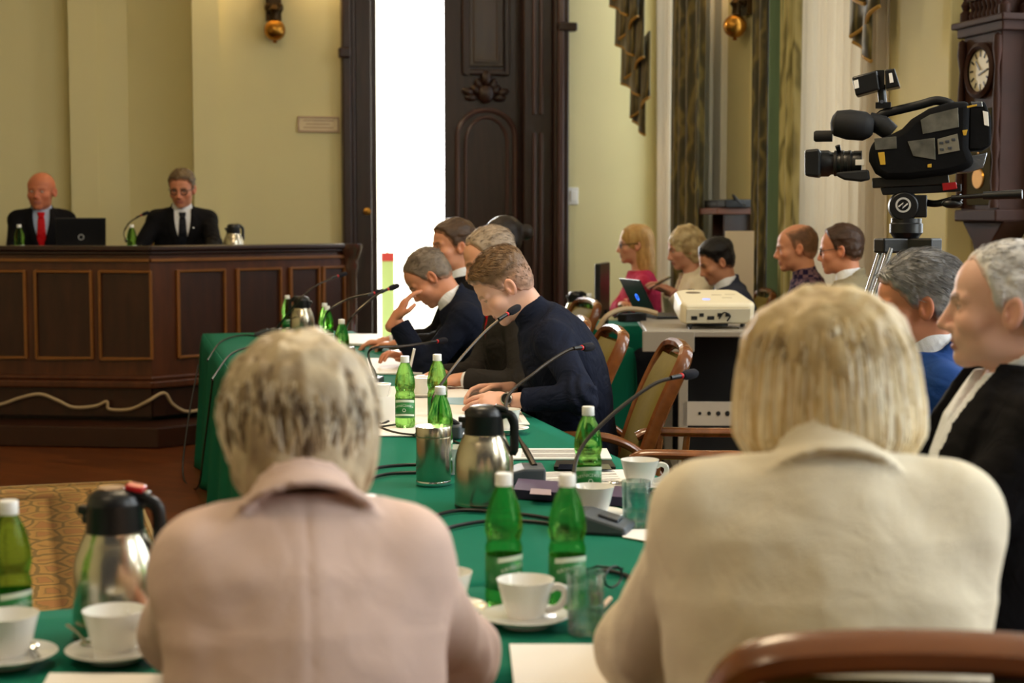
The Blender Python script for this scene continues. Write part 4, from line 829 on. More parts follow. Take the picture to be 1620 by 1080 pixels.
    m = MB(); m.tube([g(1425, 327, -.0545), g(1432, 321, -.0545), g(1431, 329, -.0545), g(1439, 322, -.0545)], .003, 6); m.build('logo_mark', M('silver_logo', (190, 190, 190), .3), lg)
    m = MB(); m.lathe([(0, 0), (20 * s, 0), (24 * s, 6 * s), (26 * s, 8 * s), (26 * s, 22 * s), (24 * s, 24 * s), (24 * s, 31 * s), (0, 31 * s)], 28, g(1437, 376)); m.build('levelling_bowl', blackp, tr, ang=25)
    for k in range(3):
        m = MB(); a = math.radians(90 + 120 * k); d = Vector((math.cos(a), math.sin(a), 0)); m.box(g(1440, 388) + d * .055, (.11, .07, .05), Matrix.Rotation(a, 3, 'Z')); sp_ = m.build('spider_arm', blackp, tr, smooth=False, bevel=.006)
        top = g(1440, 392) + d * .08; m = MB(); nn = Vector((-d.y, d.x, 0))
        for s2 in (-1, 1): m.cyl(top + nn * .028 * s2, Vector((top.x, top.y, 0)) * 1 + d * .27 + nn * .02 * s2 + Vector((0, 0, .55)), .011)
        foot = Vector((d.x * .5 + .0, d.y * .5, .02)); m.cyl(Vector((top.x, top.y, 0)) + d * .22 + Vector((0, 0, .7)), foot, .014, .011); m.build('leg', M('silver_tube', (190, 192, 196), .25, .9), tr)
        MB().ball(foot, (.03, .03, .02), 10, 6).build('foot', blackm, tr)
    m = MB(); m.tube(smoothpath([g(1458, 318, .03), g(1480, 322, .0), g(1500, 318, -.03), g(1520, 312, -.05)], 4), .012, 10); m.build('pan_joint', blackp, tr)
    m = MB(); m.tube([g(1505, 313, -.05), g(1555, 310, -.06)], .008, 10); m.tube([g(1553, 310, -.06), g(1610, 308, -.08)], [.013, .0155], 12); m.build('pan_handle', blackp, tr); MB().ball(g(1506, 322, -.04), (.035, .018, .016), 10, 6).build('handle_clamp', blackp, tr)
video_camera()
# ================================================================== signed-distance sculpting for the people
_rt = np.random.RandomState(3).rand(32, 32, 32).astype(np.float32)
def vnoise(P, s):
    q = P * s; i = np.floor(q).astype(np.int32); f = (q - i).astype(np.float32); f = f * f * (3 - 2 * f); i &= 31; j = (i + 1) & 31
    x0, y0, z0 = i[:, 0], i[:, 1], i[:, 2]; x1, y1, z1 = j[:, 0], j[:, 1], j[:, 2]; fx, fy, fz = f[:, 0], f[:, 1], f[:, 2]
    l = lambda a, b, t: a + (b - a) * t
    return l(l(l(_rt[x0, y0, z0], _rt[x1, y0, z0], fx), l(_rt[x0, y1, z0], _rt[x1, y1, z0], fx), fy), l(l(_rt[x0, y0, z1], _rt[x1, y0, z1], fx), l(_rt[x0, y1, z1], _rt[x1, y1, z1], fx), fy), fz) * 2 - 1
def smin(a, b, k):
    h = np.clip(.5 + .5 * (b - a) / k, 0, 1); return b * (1 - h) + a * h - k * h * (1 - h)
def smax(a, b, k): return -smin(-a, -b, k)
def ell(P, c, r):
    q = P - np.float32(c); r = np.float32(r); k0 = np.sqrt(((q / r) ** 2).sum(1)) + 1e-9; k1 = np.sqrt(((q / (r * r)) ** 2).sum(1)) + 1e-9; return k0 * (k0 - 1) / k1
def cap(P, a, b, ra, rb):
    a = np.float32(a); b = np.float32(b); d = b - a; t = np.clip(((P - a) @ d) / (d @ d + 1e-12), 0, 1); return np.sqrt(((P - a - t[:, None] * d) ** 2).sum(1)) - (ra + (rb - ra) * t)
def isosurf(fn, lo, hi, h):
    lo = np.float32(lo); n = (np.ceil((np.float32(hi) - lo) / h / 4).astype(int)) * 4 + 1
    cs = [np.arange(0, k, 4) for k in n]; G = np.stack(np.meshgrid(*cs, indexing='ij'), -1).reshape(-1, 3)
    D0 = fn(lo + G.astype(np.float32) * np.float32(h)).reshape([len(c) for c in cs])
    near = np.abs(D0) < 7.5 * h; act = np.zeros([k - 1 for k in D0.shape], bool)
    for a in (0, 1):
        for b_ in (0, 1):
            for c in (0, 1): act |= near[a:near.shape[0] - 1 + a, b_:near.shape[1] - 1 + b_, c:near.shape[2] - 1 + c]
    base = np.repeat(np.repeat(np.repeat(D0, 4, 0), 4, 1), 4, 2)[:n[0], :n[1], :n[2]]
    D = np.where(base > 0, 1., -1.).astype(np.float32)
    mk = np.zeros(n, bool); up = np.repeat(np.repeat(np.repeat(act, 4, 0), 4, 1), 4, 2)
    for a in (0, 1):
        for b_ in (0, 1):
            for c in (0, 1): mk[a:a + up.shape[0], b_:b_ + up.shape[1], c:c + up.shape[2]] |= up
    ix = np.argwhere(mk); D[mk] = fn(lo + ix.astype(np.float32) * np.float32(h))
    s = D < 0; c8 = [(a, b_, c) for a in (0, 1) for b_ in (0, 1) for c in (0, 1)]
    sh = lambda A, o: A[o[0]:A.shape[0] - 1 + o[0], o[1]:A.shape[1] - 1 + o[1], o[2]:A.shape[2] - 1 + o[2]]
    cnt = sum(sh(s, o).astype(np.int8) for o in c8); cell = (cnt > 0) & (cnt < 8); ci = np.argwhere(cell)
    acc = np.zeros((len(ci), 3), np.float32); num = np.zeros(len(ci), np.float32)
    for o in c8:
        for ax in range(3):
            if o[ax]: continue
            e = list(o); e[ax] = 1; A = ci + o; B = ci + e; da = D[A[:, 0], A[:, 1], A[:, 2]]; db = D[B[:, 0], B[:, 1], B[:, 2]]; m = (da < 0) != (db < 0)
            t = np.where(m, da / np.where(m, da - db, 1), 0); p = np.tile(np.float32(o), (len(ci), 1)); p[:, ax] += t; acc += p * m[:, None]; num += m
    V = lo + (ci + acc / num[:, None]) * h
    idx = -np.ones(cell.shape, np.int64); idx[cell] = np.arange(len(ci)); F_ = []
    for ax in range(3):
        a1, a2 = (ax + 1) % 3, (ax + 2) % 3; sl = [slice(None)] * 3; s2 = [slice(None)] * 3; sl[ax] = slice(0, -1); s2[ax] = slice(1, None)
        S0, S1 = s[tuple(sl)], s[tuple(s2)]; e = np.argwhere(S0 != S1); e = e[(e[:, a1] > 0) & (e[:, a2] > 0) & (e[:, a1] < n[a1] - 1) & (e[:, a2] < n[a2] - 1)]
        if not len(e): continue
        o1 = np.zeros(3, int); o1[a1] = 1; o2 = np.zeros(3, int); o2[a2] = 1; g = lambda q: idx[q[:, 0], q[:, 1], q[:, 2]]
        q = np.stack([g(e - o1 - o2), g(e - o2), g(e), g(e - o1)], 1); fl = S0[e[:, 0], e[:, 1], e[:, 2]]; q[~fl] = q[~fl][:, ::-1]; F_.append(q)
    return V, np.concatenate(F_)
def np_mesh(name, V, Fq, col=None):
    me = bpy.data.meshes.new(name); me.vertices.add(len(V)); me.vertices.foreach_set('co', np.asarray(V, np.float32).ravel()); nf = len(Fq)
    me.loops.add(nf * 4); me.loops.foreach_set('vertex_index', np.asarray(Fq, np.int32).ravel()); me.polygons.add(nf); me.polygons.foreach_set('loop_start', np.arange(0, nf * 4, 4, dtype=np.int32)); me.update(calc_edges=True)
    if col is not None:
        a = me.color_attributes.new('Col', 'FLOAT_COLOR', 'POINT'); a.data.foreach_set('color', np.concatenate([col, np.ones((len(V), 1))], 1).astype(np.float32).ravel())
    me.validate(); return me
lin3 = lambda c: np.float32(lin(c)[:3])
def mixc(C, col, m): return C * (1 - m[:, None]) + np.float32(col) * m[:, None]
sst = lambda a, b_, x: (lambda t: t * t * (3 - 2 * t))(np.clip((x - a) / (b_ - a), 0, 1))
# ---------------------------------------------------------------- head
def head_sdf(P, o):
    X = np.abs(P[:, 0]); Q = np.stack([X, P[:, 1], P[:, 2]], 1).astype(np.float32); w = o.get('wide', 1.)
    d = ell(P, (0, -.018, .030), (.077 * w, .098, .088)); d = smin(d, ell(P, (0, .03, .035), (.066 * w, .060, .060)), .02)
    d = smin(d, ell(P, (0, .036, -.03), (.062 * w, .058, .072)), .022); d = smin(d, ell(P, (0, .028, -.073), (.055 * w * o.get('jaw', 1), .056, .043)), .022)
    d = smin(d, ell(P, (0, .074, -.099), (.026, .021, .019)), .02); d = smin(d, ell(Q, (.043, .056, -.03), (.025, .026, .022)), .02)
    d = smin(d, cap(Q, (.010, .086, .017), (.046, .070, .016), .012, .011), .010)
    d = smax(d, -ell(Q, (.032, .104, -.003), (.019, .021, .013)), .012)
    d = smin(d, ell(Q, (.032, .0715, -.003), (.0175, .0150, .0145)), .005)
    d = smin(d, cap(P, (0, .086, .012), (0, .1085 + .006 * o.get('nose', 0), -.034), .0085, .0122), .012); d = smin(d, ell(Q, (.012, .0985, -.041), (.0095, .012, .0085)), .008)
    d = smin(d, ell(P, (0, .083, -.060), (.032, .014, .022)), .012); d = smin(d, ell(P, (0, .0905, -.0655), (.024, .0105, .0058)), .005); d = smin(d, ell(P, (0, .0895, -.0768), (.020, .0105, .0062)), .005)
    d = smax(d, -ell(P, (0, .104, -.0712), (.025, .011, .0014)), .003)
    if o.get('slit', 1): d = smax(d, -ell(Q, (.032, .092, -.003), (.0128, .012, .0042 * o.get('eye', 1))), .002)
    e = P.copy(); s_ = np.sign(P[:, 0]); ex = X - .0785 * w + (P[:, 1] + .012) * .35; E = np.stack([ex, P[:, 1] + .014 + (P[:, 2] + .01) * .15, P[:, 2] + .013], 1).astype(np.float32)
    ear = ell(E, (0, 0, 0), (.0095, .0190, .0315)); ear = smax(ear, -ell(E, (.010, .003, .003), (.0095, .0120, .021)), .003); ear = smin(ear, ell(E, (.004, .012, -.006), (.005, .005, .008)), .004); d = smin(d, ear, .006)
    nb = o['neckbase']; d = smin(d, cap(P, (0, -.028, -.055), nb, .054 * o.get('neckr', 1), .058 * o.get('neckr', 1)), .03)
    return d
def head_col(P, o):
    X = np.abs(P[:, 0]); sk = lin3(o['skin']); C = np.tile(sk, (len(P), 1)); red = sk * np.float32((1.12, .80, .76)); y, z = P[:, 1], P[:, 2]
    g = lambda cx, cy, cz, r: np.exp(-(((X - cx) ** 2 + (y - cy) ** 2 + (z - cz) ** 2) / r ** 2))
    C = mixc(C, red, .5 * g(0, .115, -.035, .02) + .35 * g(.045, .07, -.035, .025)); C = mixc(C, red, .4 * sst(.07, .083, X) * sst(.03, .02, np.abs(y + .01)))
    C = mixc(C, sk * .93, .35 * np.clip(vnoise(P, 60), 0, 1))
    lip = sst(.027, .021, X) * sst(.0125, .009, np.abs(z + .0712)) * sst(.076, .082, y); C = mixc(C, lin3(o.get('lip', (170, 100, 92))), .75 * lip)
    bz = .021 - .006 * ((X - .03) / .02) ** 2; C = mixc(C, lin3(o.get('brow', (90, 64, 44))), o.get('browk', .8) * sst(.0075, .004, np.abs(z - bz)) * sst(.05, .044, X) * sst(.009, .014, X) * sst(.05, .06, y))
    lash = sst(.0045, .002, np.abs(z - .0016)) * sst(.017, .013, np.abs(X - .032)) * sst(.065, .072, y); C = mixc(C, lin3((60, 40, 32)), .55 * lash)
    if o.get('stubble'): C = mixc(C, sk * np.float32((.72, .70, .70)), o['stubble'] * sst(-.045, -.06, z) * sst(.0, .03, y))
    return C
HL = {'std': [(-.12, -.072), (-.07, -.068), (-.035, -.05), (-.022, .0), (.002, .004), (.004, -.012), (.018, -.012), (.028, .012), (.048, .040), (.062, .062), (.08, .070), (.12, .074)],
      'high': [(-.12, -.072), (-.07, -.068), (-.035, -.05), (-.022, .0), (.002, .004), (.004, -.012), (.016, -.010), (.024, .02), (.036, .055), (.05, .082), (.075, .094), (.12, .12)]}
def hair_edge(P, o):
    h = o['hair']; tb = HL[h.get('line', 'std')]; zl = np.interp(P[:, 1], [a for a, _ in tb], [b_ for _, b_ in tb]).astype(np.float32) + h.get('lift', 0) * sst(.0, .06, P[:, 1])
    e = (P[:, 2] - zl) * .75 + .0045 * vnoise(P, 70)
    if h.get('bald'): e = np.minimum(e, ell(P, h['bald'][:3], h['bald'][3:]) + .006 * vnoise(P, 80))
    return e
def short_hair(P, o):
    h = o['hair']; w = o.get('wide', 1.); X = np.abs(P[:, 0])
    d = ell(P, (0, -.018, .030), (.077 * w, .098, .088)); d = smin(d, ell(P, (0, .03, .035), (.066 * w, .060, .060)), .02); d = smin(d, ell(P, (0, -.03, -.03), (.066 * w, .07, .06)), .03)
    e = hair_edge(P, o); th = h.get('side', .004) + (h.get('top', .012) - h.get('side', .004)) * sst(.02, .085, P[:, 2]); th = th * (.12 + .88 * sst(0., h.get('taper', .022), e)) + .0015
    st = P * np.float32((1, .35, .6)); rg = h.get('rough', .004) * sst(0, .02, e); d = d - th - rg * vnoise(st, 90) - .5 * rg * vnoise(st, 200)
    return smax(d, -e, .002)
def short_hair_mesh(o, vx):
    h = o['hair']; V, Fq = isosurf(lambda P: short_hair(P, o), (-.1, -.14, -.1), (.1, .12, .15), vx); e = hair_edge(V, o); hc = lin3(h['col']); n_ = vnoise(V * np.float32((1, .3, .5)), 120)[:, None]
    C = hc[None] * (1 + .28 * n_); fade = np.clip(.75 * sst(h.get('soft', .016), .0, e) + h.get('fade', 0) * sst(.05, .0, V[:, 2]), 0, .9); C = mixc(C, lin3(o['skin']) * .9, fade)
    if vx < .005:                                   # fine strands combed back over the volume
        rnd = random.Random(5); nv = len(V); L_ = []; c0 = np.array((0, -.018, .03)); rr = np.array((.077, .098, .088)); comb = np.array(h.get('comb', (0, -1, -.35)))
        for _ in range(h.get('strands', 1500)):
            i = rnd.randrange(nv)
            if e[i] < .01 + .02 * rnd.random(): continue
            p = V[i].astype(float); nrm = (p - c0) / rr ** 2; nrm /= np.linalg.norm(nrm); c = comb + np.array((rnd.uniform(-.35, .35), 0, rnd.uniform(-.3, .3))); c = c - nrm * (c @ nrm); c /= np.linalg.norm(c) + 1e-6; ln = h.get('len', .022) * rnd.uniform(.6, 1.2) * (.35 + .65 * min(1, max(0, (p[2] + .02) / .08)))
            L_.append(([p - nrm * .002 + c * ln * t + nrm * (.0035 * math.sin(t * 2.6)) * (ln / .02) for t in (0, .25, .5, .75, 1)], rnd.uniform(.0007, .0014)))
        V, Fq, C = add_locks(V, Fq, C, L_, [h['col']] + [tuple(min(255, int(v * k)) for v in h['col']) for k in (.72, .85, 1.15, 1.3)], rnd)
    return V, Fq, C
def add_locks(V, Fq, C, locks, cols, rnd):
    """tapered hair locks: each a 4-sided tube along a path, coloured per lock"""
    vs, fs, cs = [V], [Fq], [C]; k = len(V)
    for pts, r in locks:
        m = len(pts); pts = np.float32(pts); T = np.gradient(pts, axis=0); T /= np.linalg.norm(T, axis=1)[:, None] + 1e-9; U = np.cross(T, np.float32((.3, .2, .93))); U /= np.linalg.norm(U, axis=1)[:, None] + 1e-9; W_ = np.cross(T, U)
        rad = np.float32([r * min(1, 4 * t + .3) * (1 - t ** 3 * .9) for t in np.linspace(0, 1, m)])[:, None]
        ring = np.stack([pts + U * rad, pts + W_ * rad * .45, pts - U * rad, pts - W_ * rad * .45], 1).reshape(-1, 3); vs.append(ring)
        a = np.arange(m - 1)[:, None] * 4; q = np.arange(4)[None]; fs.append(np.stack([a + q, a + (q + 1) % 4, a + 4 + (q + 1) % 4, a + 4 + q], -1).reshape(-1, 4) + k)
        c = lin3(cols[rnd.randrange(len(cols))]) * (.85 + .3 * rnd.random()); cs.append(np.tile(c, (m * 4, 1))); k += m * 4
    return np.concatenate(vs), np.concatenate(fs), np.concatenate(cs)
# ---------------------------------------------------------------- hand
def hand_mesh(side, curl=.5, spread=.0, h=.004, size=1., thumb=.6, curls=None):
    sg = -1 if side == 'R' else 1; parts = []
    fl = [(.030, .088, .070, .0088), (.010, .092, .078, .0090), (-.010, .090, .072, .0086), (-.029, .082, .056, .0078)]
    for i, (fx, fy, ln, r) in enumerate(fl):
        cu = curls[i] if curls else curl * (.9 + .12 * i); a = 0.; p = np.array((fx * sg, fy, .002)); sp = (fx * sg) * 4 * spread
        for sgm, f in ((.45, .7), (.30, .95), (.25, .6)):
            a += cu * f; q = p + ln * sgm * np.array((math.sin(sp), math.cos(a) * math.cos(sp), -math.sin(a))); parts.append((p, q, r, r * .93)); p = q; r *= .93
    t0 = np.array((.026 * sg, .022, -.006)); t1 = t0 + .043 * np.array((sg * math.cos(.6 + .5 * thumb), math.sin(.6 + .5 * thumb), -.45 * thumb)); t2 = t1 + .034 * np.array((sg * math.cos(1.0 + .9 * thumb), math.sin(1.0 + .9 * thumb), -.35 * thumb)); parts += [(t0, t1, .0125, .0105), (t1, t2, .0105, .0085)]
    def fn(P):
        P = P / size; d = ell(P, (0, .05, 0), (.042, .055, .0165)); d = smin(d, ell(P, (.0 * sg, .075, .003), (.038, .022, .013)), .01); d = smin(d, ell(P, (.022 * sg, .03, -.006), (.018, .026, .013)), .01); d = smin(d, cap(P, (0, -.04, 0), (0, .02, 0), .026, .025), .015)
        f = None
        for a, b_, ra, rb in parts: e = cap(P, a, b_, ra, rb); f = e if f is None else np.minimum(f, e)
        return smin(d, f, .006) * size
    return isosurf(fn, np.array((-.11, -.07, -.12)) * size, np.array((.11, .2, .05)) * size, h)
# ---------------------------------------------------------------- person
skin_m = M('skin', (200, 150, 125), .5, sss=.12, vcol=True, bump=.06, bscale=220, spec=.4)
eye_m = M('eye', (235, 230, 225), .1, vcol=True)
hair_shades = {}
def hair_mat(c, near=False):
    return M('hair_%d_%d_%d' % c, c, .48, var=.35, vscale=26, stretch=(3, 3, .5), bump=.7, bscale=110, spec=.35)
vhair_m = M('streaked_hair', (200, 180, 150), .5, vcol=True, var=.12, vscale=40, bump=.4, bscale=140, spec=.35)
def fabric(name, c, rough=.85, bump=.25, bscale=380, var=.05, sheen=0., crease=.55):
    new = name not in MATS; m = M(name, c, rough, spec=.12, var=var, vscale=14, bump=bump, bscale=bscale, sheen=sheen)
    if new and crease:                                   # soft wear creases under the weave
        n, L, b_ = nodes_of(m); tc = n.new('ShaderNodeTexCoord'); t = n.new('ShaderNodeTexNoise'); t.inputs['Scale'].default_value = 9; t.inputs['Detail'].default_value = 2.5; t.inputs['Distortion'].default_value = 1.6; L.new(tc.outputs['Object'], t.inputs['Vector'])
        bp = n.new('ShaderNodeBump'); bp.inputs['Strength'].default_value = crease; bp.inputs['Distance'].default_value = .02; L.new(t.outputs['Fac'], bp.inputs['Height'])
        for k in n:
            if k.type == 'BUMP' and k != bp: L.new(bp.outputs[0], k.inputs['Normal'])
    return m
PROF_T = np.array([-.14, -.08, 0, .12, .25, .36, .43, .48, .52, .56]); 
PROF_M = (np.array([.165, .178, .178, .165, .172, .180, .165, .118, .075, .055]), np.array([.105, .122, .125, .112, .116, .120, .106, .084, .066, .055]))
PROF_F = (np.array([.170, .182, .180, .142, .150, .162, .148, .102, .062, .048]), np.array([.110, .120, .120, .098, .104, .106, .094, .074, .058, .048]))
def rot_h(yaw, pitch, roll):
    return np.array((Matrix.Rotation(math.radians(yaw), 3, 'Z') @ Matrix.Rotation(-math.radians(pitch), 3, 'X') @ Matrix.Rotation(math.radians(roll), 3, 'Y')))
HEADS = []
def person(label, px, depth, rz, lean=(5, 8), head=(0, 0, 0), neck=None, floor=0., fem=False, hs=1., sw=.175, girth=1., skin=(214, 164, 138), hair=None, top=None, wrists=None, poles=None, hands=(.5, .5), handdir=None, palm=None, vox=(.0035, .010), hd=None, kids=None, arms=True, legs=True, trouser=(30, 32, 40), ts=None, nkl=.135):
    o = dict(skin=skin, hair=hair or {}, **(hd or {})); l0, l1 = math.radians(lean[0]), math.radians(lean[1]); zp = .56
    nl = math.radians(neck if neck is not None else lean[1] + 12); Lc = .54
    th = lambda t: l0 + (l1 - l0) * np.clip(t / Lc, 0, 1)
    hw = at_d(px[0], px[1], depth); tt = np.linspace(0, Lc, 40); A_ = np.trapezoid(np.cos(th(tt)), tt) if hasattr(np, 'trapezoid') else np.trapz(np.cos(th(tt)), tt)
    nk = nkl * hs; need = hw.z - floor - zp - nk * math.cos(nl); s = need / A_ if ts is None else ts; sc = min(1.22, max(.78, s)); zp += need - sc * A_
    # spine samples (t up to the neck base), extended straight below the pelvis
    K = 24; tk = np.linspace(-.14, .56, K); ang = th(tk); yk = np.zeros(K); zk = np.zeros(K); i0 = int(np.argmin(np.abs(tk)))
    for k in range(i0 + 1, K): dt = (tk[k] - tk[k - 1]) * sc; am = (ang[k] + ang[k - 1]) / 2; yk[k] = yk[k - 1] + dt * math.sin(am); zk[k] = zk[k - 1] + dt * math.cos(am)
    for k in range(i0 - 1, -1, -1): dt = (tk[k + 1] - tk[k]) * sc; yk[k] = yk[k + 1] - dt * math.sin(l0 * .3); zk[k] = zk[k + 1] - dt * math.cos(l0 * .3)
    zk += zp
    def fwd(x, y, t):
        yy = np.interp(t, tk, yk); zz = np.interp(t, tk, zk); a = float(th(np.float64(t))); return np.array((x, yy + y * math.cos(a), zz - y * math.sin(a)))
    nbase = fwd(0, -.005, .525); H = fwd(0, -.005, .54) + nk * np.array((0, math.sin(nl), math.cos(nl)))
    Rh = rot_h(*head); R2 = Matrix.Rotation(math.radians(rz), 3, 'Z'); off = R2 @ Vector(H); loc = Vector((hw.x - off.x, hw.y - off.y, floor + (hw.z - floor - H[2])))
    loc.z = floor; H[2] = hw.z - floor
    toL = lambda w: np.array(R2.transposed() @ (Vector(w) - loc))
    HEADS.append((label, round(sc, 3), tuple(round(v, 3) for v in loc)))
    PA, PB = PROF_F if fem else PROF_M; PA = PA * girth; PB = PB * girth
    def spine(P):
        bd = np.full(len(P), 9e9, np.float32); bt = np.zeros(len(P), np.float32); by = np.zeros(len(P), np.float32); br = np.zeros(len(P), np.float32)
        for k in range(K - 1):
            ay, az = yk[k], zk[k]; vy, vz = yk[k + 1] - ay, zk[k + 1] - az; ll = vy * vy + vz * vz; qy = P[:, 1] - ay; qz = P[:, 2] - az; u = (qy * vy + qz * vz) / ll; uc = np.clip(u, 0, 1)
            dy = qy - uc * vy; dz_ = qz - uc * vz; d2 = dy * dy + dz_ * dz_; m = d2 < bd; il = 1 / math.sqrt(ll); yl = (dy * vz - dz_ * vy) * il; res = np.abs(u - uc) / il
            bd[m] = d2[m]; bt[m] = (tk[k] + (tk[k + 1] - tk[k]) * uc)[m]; by[m] = yl[m]; br[m] = res[m] if k in (0, K - 2) else 0
        return bt, by, br
    S = {sd: fwd(sg * (sw - .01), .0, .442) for sd, sg in (('R', 1), ('L', -1))}
    def torso(P, infl, T=None):
        t, y, res = T if T is not None else spine(P); a = np.interp(t, PROF_T, PA).astype(np.float32) + infl; b_ = np.interp(t, PROF_T, PB).astype(np.float32) + infl; x = P[:, 0]
        k0 = np.sqrt((x / a) ** 2 + (y / b_) ** 2) + 1e-6; k1 = np.sqrt((x / a ** 2) ** 2 + (y / b_ ** 2) ** 2) + 1e-6; d = k0 * (k0 - 1) / k1; d = np.where(res > 0, np.maximum(d, res - .0), d)
        d = smin(d, cap(P, fwd(.06, 0, .470), S['R'], .050 + infl, .056 + infl), .045); d = smin(d, cap(P, fwd(-.06, 0, .470), S['L'], .050 + infl, .056 + infl), .045)
        if fem:
            for sg in (-1, 1): d = smin(d, ell(P, fwd(sg * .072, .075, .27), (.062 + infl, .055 + infl, .06 + infl)), .04)
        if o.get('belly'): d = smin(d, ell(P, fwd(0, .06, .08), (.14 + infl, .1 * o['belly'] + infl, .13 + infl)), .06)
        return d
    # arms by two-bone reach
    J = {}
    for i, (sd, sg) in enumerate((('L', -1), ('R', 1))):
        w = toL(wrists[i]) if wrists and wrists[i] is not None else fwd(0, 0, 0) + np.array((sg * .14, .30, .13)); L1, L2 = .285 * max(.95, hs), .255 * max(.95, hs); v = w - S[sd]; D = np.linalg.norm(v); D2 = min(D, (L1 + L2) * .985); w = S[sd] + v / D * D2; u = v / D
        pole = np.array(poles[i] if poles and poles[i] is not None else (sg * .6, -.3, -.8)); pole = pole - u * (pole @ u); pole /= np.linalg.norm(pole); ca = (L1 ** 2 + D2 ** 2 - L2 ** 2) / (2 * L1 * D2); ca = max(-1, min(1, ca)); e = S[sd] + u * L1 * ca + pole * L1 * math.sqrt(1 - ca * ca); J[sd] = (S[sd], e, w)
    def armd(P, sd, r0, r1, r2, cut=None):
        a, e, w = J[sd]; fd = (w - e) / np.linalg.norm(w - e); w2 = w - fd * (cut or 0); d = smin(cap(P, a, e, r0, r1), cap(P, e, w2 + fd * .03, r1 * .98, r2), .03)
        fold = np.exp(-((P - np.float32(e)) ** 2).sum(1) / .07 ** 2) + .6 * np.exp(-((P - np.float32(a)) ** 2).sum(1) / .09 ** 2)
        d = d + fold * (.009 * np.sin(((P - np.float32(e)) @ np.float32(fd)) * 105 + 4 * vnoise(P, 9)) + .005 * vnoise(P, 30))
        ex = (P - np.float32(w2)) @ np.float32(fd); nearw = (((P - np.float32(w2)) ** 2).sum(1) < .1 ** 2); return np.where(nearw, np.maximum(d, ex), d)
    pts = [H + np.array((0, 0, .2)), np.array((0, 0, zp - .2))] + [q for sd in J for q in J[sd]]; lo0 = np.min(pts, 0) - .14; hi0 = np.max(pts, 0) + .14; lo0[0] = min(lo0[0], -.27); hi0[0] = max(hi0[0], .27); lo0[1] = min(lo0[1], -.2)
    # --- body mesh: head, neck, hands, and the slimmer figure inside the clothes
    o['neckbase'] = tuple((Rh.T @ (nbase - H)) / hs); hv, hf = isosurf(lambda P: head_sdf(P, o), (-.1, -.135, min(-.2, o['neckbase'][2] - .07)), (.1, .14, .135), vox[0])
    hc = head_col(hv, o); vs = [hv * hs @ Rh.T + H]; fs = [hf]; cs = [hc]; k = len(hv)
    bare = (top or {}).get('sleeve', 1) == 0
    def core(P):
        T = spine(P); d = torso(P, -.012, T)
        for sd in ('L', 'R'): d = smin(d, armd(P, sd, .044, .036, .027), .03)
        if legs:
            for sg in (-1, 1): d = smin(d, cap(P, (sg * .09, 0, zp - .01), (sg * .12, .40, zp - .015), .066, .05), .03); d = smin(d, cap(P, (sg * .12, .40, zp - .015), (sg * .12, .36, .09), .05, .036), .02)
        return d
    l1_, h1_ = lo0.copy(), hi0.copy(); l1_[2] = 0.0; h1_[1] = max(h1_[1], .5); h1_[2] = H[2] - .06
    cv, cf = isosurf(core, l1_, h1_, .016); vs.append(cv); fs.append(cf + k); cs.append(np.tile(lin3(skin), (len(cv), 1))); k += len(cv)
    for i, sd in enumerate(('L', 'R')):
        a, e, w = J[sd]; sv, sf = hand_mesh(sd, **(hands[i] if isinstance(hands[i], dict) else dict(curl=hands[i])), h=max(.004, vox[0]), size=hs * (.92 if fem else 1.))
        y = (w - e) / np.linalg.norm(w - e)
        if handdir and handdir[i] is not None: y = np.array(R2.transposed() @ Vector(handdir[i])); y = y / np.linalg.norm(y)
        zz = np.array((0, 0, 1.)) if not (palm and palm[i] is not None) else -np.array(R2.transposed() @ Vector(palm[i])); zz = zz - y * (zz @ y); zz /= np.linalg.norm(zz); xx = np.cross(y, zz); Rm = np.stack([xx, y, zz], 1)
        vs.append(sv @ Rm.T + w); fs.append(sf + k); hcx = np.tile(lin3(skin) * np.float32((.98, .92, .9)), (len(sv), 1)); nail = sst(.15, .17, sv[:, 1] / hs); cs.append(hcx); k += len(sv)
    me = np_mesh('person', np.concatenate(vs), np.concatenate(fs), np.concatenate(cs)); root = link('person', me, skin_m, None, ang=180)
    root.location = loc; root.rotation_euler = (0, 0, math.radians(rz)); tag(root, label, 'person')
    # --- eyes
    for sg in (-1, 1):
        m = MB(); m.ball((0, 0, 0), .0122, 16, 16); me = m.mesh('eye'); vv = np.array([v.co[:] for v in me.vertices]); ga = o.get('gaze', 0.); dv = np.array((math.sin(ga), math.cos(ga), -.12)); dv /= np.linalg.norm(dv); cz = vv @ dv / .0122; c = np.tile(lin3((232, 226, 220)), (len(vv), 1)); c = mixc(c, lin3(o.get('iris', (92, 104, 110))), sst(.86, .9, cz)); c = mixc(c, lin3((12, 10, 10)), sst(.955, .975, cz))
        a = me.color_attributes.new('Col', 'FLOAT_COLOR', 'POINT'); a.data.foreach_set('color', np.concatenate([c, np.ones((len(vv), 1))], 1).astype(np.float32).ravel())
        me.transform(Matrix.Translation(Vector((sg * .032, .0735, -.003)))); me.transform((Matrix(Rh.tolist()) * hs).to_4x4()); me.transform(Matrix.Translation(Vector(H))); link('eye', me, eye_m, root, ang=180)
    # --- hair
    if hair and hair.get('fn'):
        hv, hf, hc = hair['fn'](o); me = np_mesh('hair', hv * hs @ Rh.T + H, hf, hc); link('hair', me, vhair_m, root, ang=180)
    elif hair:
        hv, hf, hc = short_hair_mesh(o, vox[0]); me = np_mesh('hair', hv * hs @ Rh.T + H, hf, hc); link('hair', me, vhair_m, root, ang=180)
    # --- clothes
    top = top or {}; jc = top.get('jacket'); sh_ = top.get('shirt'); v1 = vox[1]
    wob = lambda P: .0035 * vnoise(P * np.float32((1, 1, .7)), 11) + .002 * vnoise(P, 27)
    nax = (H - nbase) / np.linalg.norm(H - nbase)
